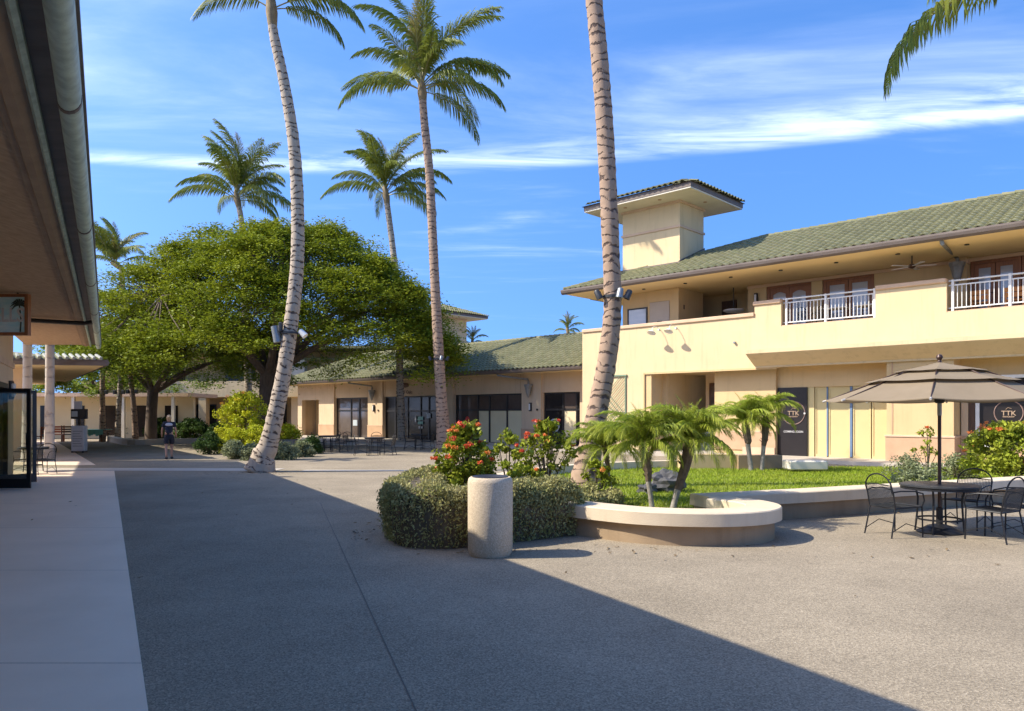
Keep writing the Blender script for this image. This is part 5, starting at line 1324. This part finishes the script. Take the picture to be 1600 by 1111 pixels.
# shrubs under the trees
bush('airy yellow green shrub with yellow flowers before the big tree trunk', (-12.1, 33.2, 0), 2.75, 1.3, 1.1, 110, 80, .12, 41, 'shrub_yellow', 'flower_yellow', 16, cl=.3, flr=.14, name='yellow_shrub', lo=.22)
for k, (px_, py_, h_, r_, m_, lb) in enumerate(((368, 709, 1.2, .75, 'shrub_yellow', 'round clipped yellow bush left of the leaning palm'), (404, 709, 1.25, .85, 'shrub_yellow', 'wide clipped yellow bush behind the leaning palm'), (452, 704, 1.25, .6, 'shrub_yellow', 'clipped yellow green bush in the stone pot'),
        (328, 710, 1.0, .6, 'shrub_dark', 'rounded olive bush at the end of the planting bed'), (366, 717, .72, .55, 'shrub_silver', 'loose silver bush left of the palm foot'), (392, 719, .62, .45, 'shrub_silver', 'small silver bush against the palm foot'),
        (445, 718, .66, .5, 'shrub_silver', 'silver bush right of the palm foot'), (472, 714, .66, .5, 'shrub_silver', 'last silver bush towards the cafe tables'), (487, 709, .8, .45, 'shrub_dark', 'dark spiky bush beside the cafe tables'))):
    b0 = at(px_, py_)
    bush(lb, b0, h_, r_, r_ * .85, 60, 70, .085, 50 + k, m_, cl=.2, name='garden_bush', lo=.06 if 'pot' not in lb else .5, stems=6)
b0 = at(450, 704.5); MB().lathe([(.30, 0), (.34, .05), (.40, .45), (.44, .55), (.38, .55), (.34, .4)], 16).build('stone_pot', 'planter_pot', None, smooth=True, label='grey stone pot with clipped bush by the palm', cat='pot').location = b0
for k, (px_, py_, h_, r_) in enumerate(((205, 688, 1.35, 1.5), (255, 689, 1.5, 1.3), (300, 690, 1.4, 1.4), (345, 690, 1.1, 1.0))):
    b0 = at(px_, py_ - 4)
    bush(['sunlit leafy shrub at the left end of the kerbed planter', 'dark shrub under the small tree', 'dense dark shrub beyond the walking person', 'dark shrub below the yellow flowers'][k], b0, h_, r_, .9, 80, 80, .15, 70 + k, 'shrub_dark', cl=.3, name='shade_shrub', lo=.08)
PK = thing('planter_kerb', 'low pale kerb of the planter round the small tree', 'kerb', (0, 0, 0))
MB().sweep([(-.2, 0), (.2, 0), (.2, .32), (-.2, .32)], smooth_path([tuple(at(172, 689)[:2]), tuple(at(205, 695.5)[:2]), tuple(at(270, 694)[:2]), tuple(at(345, 693)[:2])], 6)).build('kerb', 'concrete', PK)

# ------------------------------------------------------------------ small arching date palms
pv_ = [frond_mesh(1.05, R(74), R(98), 52, .30, .019, 101, 'pygmy', hang=.45, petiole=.08, rach=.010, vee=.3), frond_mesh(1.1, R(56), R(112), 52, .31, .019, 102, 'pygmy', hang=.7, petiole=.08, rach=.010), frond_mesh(1.05, R(22), R(112), 52, .30, .019, 103, 'pygmy', hang=1.0, petiole=.08, rach=.010), frond_mesh(.8, R(84), R(40), 30, .2, .012, 104, 'pygmy', hang=.2, petiole=.08, rach=.010)]
def pygmy(label, base, top, n, sc_, seed, pale=.35, r=.06):
    rs = random.Random(seed); P_ = thing('date_palm', label, 'palm tree', base, 0, 'small arching date palms'); t = Vector(top) - Vector(base)
    q = t * pale + Vector((.0, 0, 0)); mid = t * .6 + Vector((.02, 0, 0))
    MB().tube([(0, 0, -.05), q * .5, q], [r * .8, r * .65, r * .75], 9).build('trunk', 'pygmy_trunk_pale', P_, smooth=True)
    b = MB(); b.tube([q, mid, t * .9, t], [r * .8, r * 1.05, r * 1.25, r * .9], 9)
    for k in range(46):
        u = rs.uniform(.05, 1); p = q.lerp(t, u); a = rs.uniform(0, 6.283); d = Vector((math.cos(a), math.sin(a), .9)); b.tube([p + d * r * .5, p + d * r * 1.5], [.014, .005], 4)
    b.build('rough_trunk', 'pygmy_trunk', P_)
    az = rs.uniform(0, 6)
    for k in range(n):
        u = k / n; az += 2.4 + rs.uniform(-.2, .2); v = 3 if k < 3 else (0 if u < .4 else (1 if u < .75 else 2))
        s_ = sc_ * rs.uniform(.85, 1.12); obj('frond', pv_[v], P_, t, (rs.uniform(-.3, .3), rs.uniform(-.12, .12), az), (s_, s_, s_))
b0 = at(1020, 797, LZ); b1 = at(1050, 797, LZ)
pygmy('arching date palm with thin curved trunk on the lawn, left of the pair', b0, atd(1005, 697, b0.y), 44, .88, 1, pale=.45)
pygmy('arching date palm with thick dark leaning trunk beside the lava rock', b1, atd(1080, 690, b1.y), 42, .90, 2, pale=.3, r=.075)
b2_ = at(958, 782, LZ)
pygmy('slender date palm in front of the thick palm trunk', b2_, atd(945, 702, b2_.y), 32, .82, 3, pale=.6, r=.035)
b3 = at(1174, 735, LZ); b4 = at(1190, 735, LZ)
pygmy('small date palm with bent pale trunk before the blank bay', b3, atd(1164, 660, b3.y), 36, .95, 4, pale=.55, r=.09)
pygmy('small upright date palm beside the black hoarding', b4, atd(1197, 650, b4.y), 36, .95, 5, pale=.45, r=.08)

# ------------------------------------------------------------------ litter bin
cb = at(766, 867)
LBN = thing('litter_bin', 'round pebble concrete litter bin standing on the plaza', 'litter bin', cb)
MB().lathe([(.245, 0), (.262, .03), (.265, .05), (.277, .07), (.279, .90), (.27, .945), (.25, .965), (.222, .965), (.215, .93)], 40).build('body', 'can_stone', LBN, smooth=True)
MB().lathe([(.222, .90), (.222, .972), (.212, .978), (.16, .95), (.15, .90), (.14, .80)], 32).build('liner_ring', 'can_liner', LBN, smooth=True)

# ------------------------------------------------------------------ umbrella table
uc = at(1468, 832)
UM = thing('umbrella', 'taupe three tier market umbrella with brown pole over the round table', 'umbrella', uc)
MB().tube([(0, 0, .05), (0, 0, 2.49)], .024, 12).build('pole', 'pole_brown', UM, smooth=True)
MB().tube([(0, 0, 1.72), (0, 0, 1.98)], .03, 12).build('pole_sleeve', 'lamp_grey', UM, smooth=True)
MB().lathe([(.30, 0), (.31, .015), (.27, .04), (.22, .06), (.16, .10), (.08, .12), (.045, .13), (.045, .36), (.035, .37)], 28).build('base', 'iron_dark', UM, smooth=True)
MB().lathe([(.02, 2.48), (.03, 2.51), (.022, 2.53), (.035, 2.55), (.046, 2.575), (.034, 2.61), (.01, 2.62)], 12).build('finial', 'pole_brown', UM, smooth=True)
def tier(r0, z0, r1, z1, sag, valance=0):
    b = MB(); n = 8; m_ = 5; k_ = 6
    for i in range(n):
        a0, a1 = 2*math.pi*(i + .25)/n, 2*math.pi*(i + 1.25)/n
        for u in range(m_):
            for v in range(k_):
                def pt(uu, vv):
                    t = uu / m_; f = vv / k_; r = r0 + (r1 - r0) * t; p = Vector((math.cos(a0), math.sin(a0), 0)).lerp(Vector((math.cos(a1), math.sin(a1), 0)), f) * r
                    z = z0 + (z1 - z0) * (t ** .9) - sag * math.sin(math.pi * f) * t * (1 if vv not in (0, k_) else 0)
                    return (p.x, p.y, z)
                b.quad(pt(u, v), pt(u+1, v), pt(u+1, v+1), pt(u, v+1))
        if valance:
            for v in range(k_):
                A = Vector((math.cos(a0), math.sin(a0), 0)).lerp(Vector((math.cos(a1), math.sin(a1), 0)), v / k_) * r1; B = Vector((math.cos(a0), math.sin(a0), 0)).lerp(Vector((math.cos(a1), math.sin(a1), 0)), (v+1) / k_) * r1
                za = z1 - sag * math.sin(math.pi * v / k_); zb = z1 - sag * math.sin(math.pi * (v+1) / k_)
                b.quad((A.x, A.y, za), (B.x, B.y, zb), (B.x, B.y, zb - valance), (A.x, A.y, za - valance))
    return b
CN = tier(.02, 2.50, .60, 2.375, .008).build('canopy', 'canvas', UM, smooth=True)
tier(.47, 2.365, 1.0, 2.225, .012).build('middle_tier', 'canvas', UM, smooth=True)
tier(.85, 2.225, 1.57, 1.955, .03, valance=.012).build('lower_tier', 'canvas', UM, smooth=True)
for i in range(8):
    a = 2*math.pi*(i + .25)/8; c_, s_ = math.cos(a), math.sin(a)
    rb = MB().tube([(.03*c_, .03*s_, 2.44), (.60*c_, .60*s_, 2.345), (1.0*c_, 1.0*s_, 2.17), (1.57*c_, 1.57*s_, 1.945)], .010, 5).build('rib', 'pole_brown', UM)
    MB().tube([(.03*c_, .03*s_, 1.95), (.72*c_, .72*s_, 2.30)], .008, 4).build('strut', 'pole_brown', rb)
    MB().tube([(1.55*c_, 1.55*s_, 1.95), (1.61*c_, 1.61*s_, 1.935)], .017, 6).build('rib_tip', 'rib_cap', rb)
MB().lathe([(.05, 1.90), (.07, 1.92), (.07, 1.99), (.05, 2.0)], 10).build('hub', 'iron_dark', UM)

def grid_panel(fn, nu, nv, r=.0035, every=1):
    b = MB()
    for i in range(nu + 1):
        b.tube([fn(i / nu, k / 8) for k in range(9)], r, 3, cap=False)
    for j in range(nv + 1):
        b.tube([fn(k / 8, j / nv) for k in range(9)], r, 3, cap=False)
    return b
def make_table(name, label, loc, R_, h, group=None):
    T_ = thing(name, label, 'table', loc, 0, group)
    b = MB(); b.lathe([(.035, h - .008), (R_ - .02, h - .008), (R_, h), (R_, h + .02), (R_ - .02, h + .026), (.035, h + .026)], 36); b.build('tabletop', 'iron', T_, smooth=True)
    ap = MB(); ap.lathe([(R_ - .03, h - .045), (R_ - .015, h - .045), (R_ - .015, h - .009), (R_ - .03, h - .009)], 30, ring=True); ap.build('apron', 'iron_dark', T_)
    for k in range(4):
        a = math.pi / 4 + k * math.pi / 2; c_, s_ = math.cos(a), math.sin(a); f = R_ * .62
        MB().tube([(f*c_, f*s_, 0), (f*.92*c_, f*.92*s_, .25), (f*.88*c_, f*.88*s_, .5), (f*.98*c_, f*.98*s_, h - .04)], .014, 6).build('leg', 'iron_dark', T_, smooth=True)
    MB().lathe([(R_*.55, .19), (R_*.57, .19), (R_*.57, .215), (R_*.55, .215)], 24, ring=True).build('foot_ring', 'iron_dark', T_)
    return T_
make_table('patio_table', 'round dark metal patio table under the taupe umbrella', uc, .53, .685)
def make_chair(name, label, loc, rz, group):
    """mesh patio armchair facing +x"""
    C_ = thing(name, label, 'chair', loc, rz, group); m = 'iron_dark'; r = .011
    for sg in (1, -1):
        y = .25 * sg
        MB().tube([(.24, y*1.02, 0), (.23, y, .43), (.24, y*1.12, .52), (.20, y*1.18, .62), (.05, y*1.18, .655), (-.16, y*1.10, .66), (-.26, y*.95, .64)], r, 6).build('front_leg', m, C_, smooth=True)
        MB().tube([(-.30, y*1.02, 0), (-.22, y*.95, .40)], r, 6).build('back_leg', m, C_, smooth=True)
        MB().tube([(-.30*.98, y*1.0, .08), (-.05, y, .20), (.23, y, .12)], r*.6, 5).build('stretcher', m, C_, smooth=True)
    n = 14; arch = [(-.22, .24, .40), (-.26, .245, .62)] + [(-.29 - .02*math.sin(math.pi*k/n), .245*math.cos(math.pi*k/n), .70 + .19*math.sin(math.pi*k/n)) for k in range(n + 1)] + [(-.26, -.245, .62), (-.22, -.24, .40)]
    MB().tube(arch, r, 6).build('back_frame', m, C_, smooth=True)
    MB().tube([(-.285, -.235, .73), (-.30, 0, .745), (-.285, .235, .73)], r*.7, 5).build('back_bar', m, C_)
    grid_panel(lambda u, v: (-.225 - .06*v - .03*math.sin(math.pi*u)*.6, -.235 + .47*u, .43 + .30*v), 22, 16).build('back_mesh', 'iron', C_)
    MB().tube([(.23, -.25, .43), (.23, .25, .43), (-.22, .24, .41), (-.22, -.24, .41), (.23, -.25, .43)], r, 6).build('seat_frame', m, C_)
    grid_panel(lambda u, v: (-.22 + .45*u, -.24 + .48*v, .415 - .015*math.sin(math.pi*u)*math.sin(math.pi*v) + .015*u), 22, 22).build('seat_mesh', 'iron', C_)
    return C_
ch = []
for k, (ang, dist, lab) in enumerate(((R(196), .80, 'dark mesh patio armchair left of the umbrella pole, back to the seat wall end'), (R(300), .74, 'dark mesh patio armchair nearest the open plaza at the umbrella table'), (R(35), .84, 'dark mesh patio armchair between the umbrella table and the long seat wall'), (R(345), 1.0, 'dark mesh patio armchair on the sunny far side of the umbrella table'))):
    loc = Vector((uc.x + dist * math.cos(ang), uc.y + dist * math.sin(ang), 0))
    if k == 0: c0 = make_chair('patio_chair', lab, loc, ang + math.pi, 'patio chairs round the umbrella table'); ch.append(c0)
    else:
        c_ = copy_tree(c0); c_.location = loc; c_.rotation_euler = (0, 0, ang + math.pi); c_['label'] = lab; ch.append(c_)
# cafe furniture in the tree shade before the shop wing
def far_chair(lab, px_, py_, rz, grp='cafe chairs before the shop wing'):
    c_ = copy_tree(c0); c_.location = at(px_, py_); c_.rotation_euler = (0, 0, rz); c_['label'] = lab; c_['group'] = grp; return c_
t0 = make_table('cafe_table', 'small dark cafe table among chairs left of the shop doors', at(512, 706), .42, .72, 'cafe tables'); tt = copy_tree(t0); tt.location = at(585, 711); tt['label'] = 'wire cafe table in front of the pilaster with the pointed leader'
tt = copy_tree(t0); tt.location = at(655, 702); tt['label'] = 'cafe table before the dark shop doors'
for lab, x, y, rz in (('cafe chair left of the small dark table', 498, 706, .2), ('cafe chair turned away behind the small dark table', 520, 703, 3.0), ('cafe chair right of the small dark table', 530, 707, 2.6), ('lone cafe chair by the papered window', 548, 704, 1.2),
                      ('wire cafe chair left of the wire table', 565, 712, .3), ('wire cafe chair behind the wire table', 590, 706, -1.2), ('wire cafe chair right of the wire table', 606, 711, 3.0), ('cafe chair left of the table at the shop doors', 641, 703, .2), ('cafe chair right of the table at the shop doors', 668, 703, 2.9)):
    far_chair(lab, x, y, rz)
far_chair('dark cafe chair beside the open glass door', 66, 741, 2.6, 'chairs by the arcade'); far_chair('dark cafe chair seen through the open glass door', 33, 741, .4, 'chairs by the arcade')
tt = copy_tree(t0); tt.location = at(52, 737); tt['label'] = 'dark cafe table by the open glass door'

# ------------------------------------------------------------------ display board, far furniture
kb = at(124, 707)
KI = thing('display_board', 'white freestanding display board with dark screen on the far walkway', 'sign', kb, R(10))
MB().bbox(-.27, .27, -.20, .20, .06, 1.20, .02).build('board', 'board_white', KI)
for sx_ in (-.22, .22): MB().bbox(sx_ - .04, sx_ + .04, -.22, .22, 0, .07, .01).build('foot', 'dark_metal', KI)
for k in range(7): MB().box(-.20, .20 - .05 * (k % 3), -.204, -.2005, .28 + .11*k, .31 + .11*k).build('text_line', 'lamp_grey', KI)
MB().box(-.05, .05, -.05, .05, 1.2, 1.55).build('post', 'dark_metal', KI)
MB().bbox(-.34, .34, -.06, .06, 1.5, 1.95, .02).build('screen', 'lamp_dark', KI); MB().bbox(-.3, -.05, -.09, -.061, 1.6, 1.85, .01).build('poster', 'logo_grey', KI)
MB().box(-.2, .1, -.05, .05, 1.95, 2.3).build('head', 'board_white', KI)
for k, (x, y, col_, lab) in enumerate(((68, 694, 'brick_red', 'red brown wooden bench at the far walkway left of the palm trunk'), (90, 690, 'brick_red', 'red wooden patio chair beyond the pale palm trunk'), (106, 690, 'wood_dark', 'brown wooden patio chair behind the display board'))):
    p_ = at(x, y); T_ = thing('wooden_chair', lab, 'chair', p_, R(20 * k)); 
    for sx_ in (-.3, .3):
        for sy_ in (-.25, .25): MB().box(sx_ - .03, sx_ + .03, sy_ - .03, sy_ + .03, 0, .42 if sy_ < 0 else 1.0).build('leg', col_, T_)
    MB().bbox(-.34, .34, -.29, .21, .42, .47, .01).build('seat', col_, T_)
    for j in range(3): MB().box(-.26, .26, .235, .265, .56 + .15*j, .66 + .15*j).build('back_slat', col_, T_)
p_ = at(146, 690); TB = thing('cloth_table', 'table with teal green cloth beside the display board', 'table', p_)
MB().bbox(-.85, .85, -.5, .5, .68, .74, .02).build('tabletop', 'wood_dark', TB)
cl_ = MB(); cl_.box(-.9, .9, -.55, .55, .742, .76)
for k in range(12): cl_.box(-.9 + .15*k, -.752 + .15*k, -.56 - .02 * (k % 2), -.545, .36 + .05 * (k % 3), .75)
cl_.build('tablecloth', 'cloth_teal', TB)
for sx_ in (-.7, .7):
    for sy_ in (-.35, .35): MB().box(sx_ - .03, sx_ + .03, sy_ - .03, sy_ + .03, 0, .68).build('leg', 'wood_dark', TB)
# balcony furniture
def balc(s, d, z=4.92): return fl(s, d, z)
for k, (s_, lab) in enumerate(((15.75, 'orange wooden balcony chair left behind the white rail'), (16.7, 'orange wooden balcony chair in the middle behind the white rail'), (17.75, 'orange wooden balcony chair beside the brown balcony table'))):
    T_ = thing('balcony_chair', lab, 'chair', balc(s_, 1.25), FR, 'orange chairs on the balcony')
    for sx_ in (-.24, .24):
        for sy_ in (-.22, .22): MB().box(sx_ - .025, sx_ + .025, sy_ - .025, sy_ + .025, 0, .45 if sy_ > 0 else .86).build('leg', 'wood_orange', T_)
    MB().bbox(-.27, .27, -.25, .25, .45, .49, .01).build('seat', 'wood_orange', T_)
    for j in range(2): MB().bbox(-.29, .29, -.255, -.215, .56 + .17*j, .70 + .17*j, .01).build('back_slat', 'wood_orange', T_)
T_ = thing('balcony_table', 'brown wooden table behind the white balcony rail', 'table', balc(17.2, 1.7), FR); MB().bbox(-.5, .5, -.4, .4, .70, .74, .01).build('tabletop', 'wood_dark', T_)
for sx_ in (-.4, .4):
    for sy_ in (-.3, .3): MB().box(sx_ - .03, sx_ + .03, sy_ - .03, sy_ + .03, 0, .70).build('leg', 'wood_dark', T_)
for k, (s_, lab) in enumerate(((11.15, 'white topped balcony table before the wooden doors'), (12.25, 'white topped balcony table beside the raised parapet'))):
    T_ = thing('balcony_table', lab, 'table', balc(s_, 1.2), FR, 'white tables on the balcony'); MB().bbox(-.42, .42, -.35, .35, .72, .76, .01).build('tabletop', 'rail_white', T_)
    for sx_ in (-.34, .34):
        for sy_ in (-.28, .28): MB().box(sx_ - .025, sx_ + .025, sy_ - .025, sy_ + .025, 0, .72).build('leg', 'wood_dark', T_)
for k, s_ in enumerate((9.95, 10.5)):
    c_ = copy_tree(c0); c_.location = balc(s_, 1.3); c_.rotation_euler = (0, 0, FR + 1.2 + k); c_['label'] = ['metal chair behind the left end of the balcony rail', 'metal chair behind the arched wooden doors rail'][k]; c_['group'] = 'metal chairs on the balcony'
fp = fl(13.75, .9, 7.2)
FN = thing('ceiling_fan', 'white bladed ceiling fan under the balcony soffit', 'fan', fp, FR)
MB().tube([(0, 0, 0), (0, 0, -.30)], .022, 8).build('rod', 'dark_metal', FN); MB().lathe([(.05, -.28), (.11, -.31), (.12, -.38), (.07, -.42), (.03, -.44)], 14).build('motor', 'wood_dark', FN, smooth=True)
for k in range(5):
    a = 2 * math.pi * k / 5 + .35; b = MB(); b.bbox(.14, .74, -.075, .075, -.37, -.352, .004); o = b.build('blade', 'rail_white', FN); o.rotation_euler = (R(7) * math.cos(a), 0, a)
pp = fl(6.25, 2.6, 7.2); PD_ = thing('pendant_lamp', 'pendant bowl lamp hanging in the open corner of the balcony', 'lamp', pp)
MB().tube([(0, 0, 0), (0, 0, -.95)], .02, 6).build('rod', 'dark_metal', PD_); MB().lathe([(.05, -.92), (.42, -.96), (.45, -1.0), (.30, -1.08), (.05, -1.12)], 18).build('bowl', 'bulb_white', PD_, smooth=True)

# ------------------------------------------------------------------ walking person
pb = at(264, 717); PH_ = 1.66
PE_ = thing('person', 'person walking away in a grey top and dark shorts on the shaded plaza', 'person', pb, R(25))
def skinned(name, verts, edges, radii, m, root=0, sub=2):
    me = bpy.data.meshes.new(name); me.from_pydata(verts, edges, []); me.update(); o = bpy.data.objects.new(name, me); me.materials.append(MATS[m])
    finish(o, PE_); md = o.modifiers.new('skin', 'SKIN'); md.use_smooth_shade = True
    for i, r_ in enumerate(radii): me.skin_vertices[0].data[i].radius = (r_, r_) if not isinstance(r_, tuple) else r_
    for d in me.skin_vertices[0].data: d.use_root = False
    me.skin_vertices[0].data[root].use_root = True
    s_ = o.modifiers.new('sub', 'SUBSURF'); s_.levels = sub; s_.render_levels = sub; return o
# faces +y (away); stride along y
V = [(0, 0, .92), (0, .01, 1.12), (0, .0, 1.30), (0, .01, 1.41), (0, .03, 1.49), (0, .045, 1.56), (0, .045, 1.62),
     (.17, 0, 1.36), (.235, -.03, 1.12), (.245, .06, .90), (.245, .10, .80), (-.17, 0, 1.36), (-.235, .04, 1.12), (-.24, .14, .92), (-.235, .20, .83),
     (.09, 0, .88), (.10, .10, .50), (.10, .03, .10), (.10, .16, .04), (-.09, 0, .88), (-.095, -.03, .48), (-.09, -.25, .13), (-.09, -.15, .04)]
Ed = [(0, 1), (1, 2), (2, 3), (3, 4), (4, 5), (5, 6), (2, 7), (7, 8), (8, 9), (9, 10), (2, 11), (11, 12), (12, 13), (13, 14), (0, 15), (15, 16), (16, 17), (17, 18), (0, 19), (19, 20), (20, 21), (21, 22)]
rad = [(.15, .11), (.125, .095), (.15, .10), (.055, .055), (.075, .09), (.082, .10), (.06, .07), .058, .045, .036, .032, .058, .045, .036, .032, .088, .058, .038, .038, .088, .058, .038, .038]
skinned('body', V, Ed, rad, 'skin')
skinned('shirt', [(0, 0, .90), (0, .01, 1.12), (0, 0, 1.31), (0, .005, 1.40), (.17, 0, 1.37), (.215, -.015, 1.20), (-.17, 0, 1.37), (-.215, .02, 1.20)], [(0, 1), (1, 2), (2, 3), (2, 4), (4, 5), (2, 6), (6, 7)], [(.165, .125), (.145, .112), (.165, .118), (.075, .07), .075, .068, .075, .068], 'navy')
skinned('yoke', [(0, -.01, 1.22), (0, -.012, 1.31), (0, 0, 1.405), (.15, -.008, 1.375), (-.15, -.008, 1.375)], [(0, 1), (1, 2), (1, 3), (1, 4)], [(.10, .116), (.168, .124), (.078, .075), .079, .079], 'shirt', root=1)
skinned('shorts', [(0, 0, 1.0), (0, 0, .90), (.09, .03, .80), (.105, .09, .55), (-.09, .0, .80), (-.10, -.02, .55)], [(0, 1), (1, 2), (2, 3), (1, 4), (4, 5)], [(.16, .125), (.17, .135), .115, .095, .115, .095], 'navy')
skinned('bag', [(-.12, -.13, 1.22), (-.05, -.15, 1.05), (.0, -.15, .95)], [(0, 1), (1, 2)], [(.09, .05), (.13, .06), (.10, .05)], 'navy')
hb = MB(); bm = bmesh.new(); bmesh.ops.create_uvsphere(bm, u_segments=14, v_segments=10, radius=1)
for v in bm.verts: v.co = Vector((v.co.x * .092, v.co.y * .108 + .03, v.co.z * .115 + 1.585))
hb.addbm(bm); bm = bmesh.new(); bmesh.ops.create_uvsphere(bm, u_segments=10, v_segments=8, radius=.05)
for v in bm.verts: v.co += Vector((0, -.085, 1.60))
hb.addbm(bm); hb.build('hair', 'hair', PE_, smooth=True)
for sx_, y_ in ((.10, .10), (-.09, -.19)):
    MB().bbox(sx_ - .05, sx_ + .05, y_ - .12, y_ + .15, 0.0, .085, .03).build('shoe', 'shoe', PE_)

# ------------------------------------------------------------------ leaf litter
rs = np.random.RandomState(77); spots = []
for (cx_, cy_, rx_, ry_, n_) in ((-2.05, 10.9, .35, 1.3, 60), (-7.4, 21.7, 1.6, .5, 110), (-.6, 9.3, 1.0, .25, 30), (2.2, 9.4, 1.6, .25, 26), (-4.5, 15, 4, 5, 40), (4.5, 8.5, 3, 2, 26), (8, 13.0, 2.5, 1.0, 24)):
    spots.append(np.stack([rs.normal(cx_, rx_ * .6, n_), rs.normal(cy_, ry_ * .6, n_), rs.uniform(.012, .02, n_)], 1))
P = np.concatenate(spots); n = len(P); a = rs.uniform(0, 6.283, n); l = rs.uniform(.018, .045, n)
A = np.stack([np.cos(a) * l, np.sin(a) * l, rs.uniform(-.006, .010, n)], 1); B = np.stack([-np.sin(a) * l * .4, np.cos(a) * l * .4, rs.uniform(-.004, .008, n)], 1)
pmat('dry_leaf', (0.22, 0.14, 0.06), (0.12, 0.085, 0.045), 3, 0.8, island=0.4, world_co=True)
obj('leaf_litter', np_mesh('leaf_litter', np.stack([P - A, P - B, P + A, P + B], 1).reshape(-1, 3), 4, 'dry_leaf'), label='small dry leaves scattered over the plaza paving', cat='leaf litter', kind='stuff')
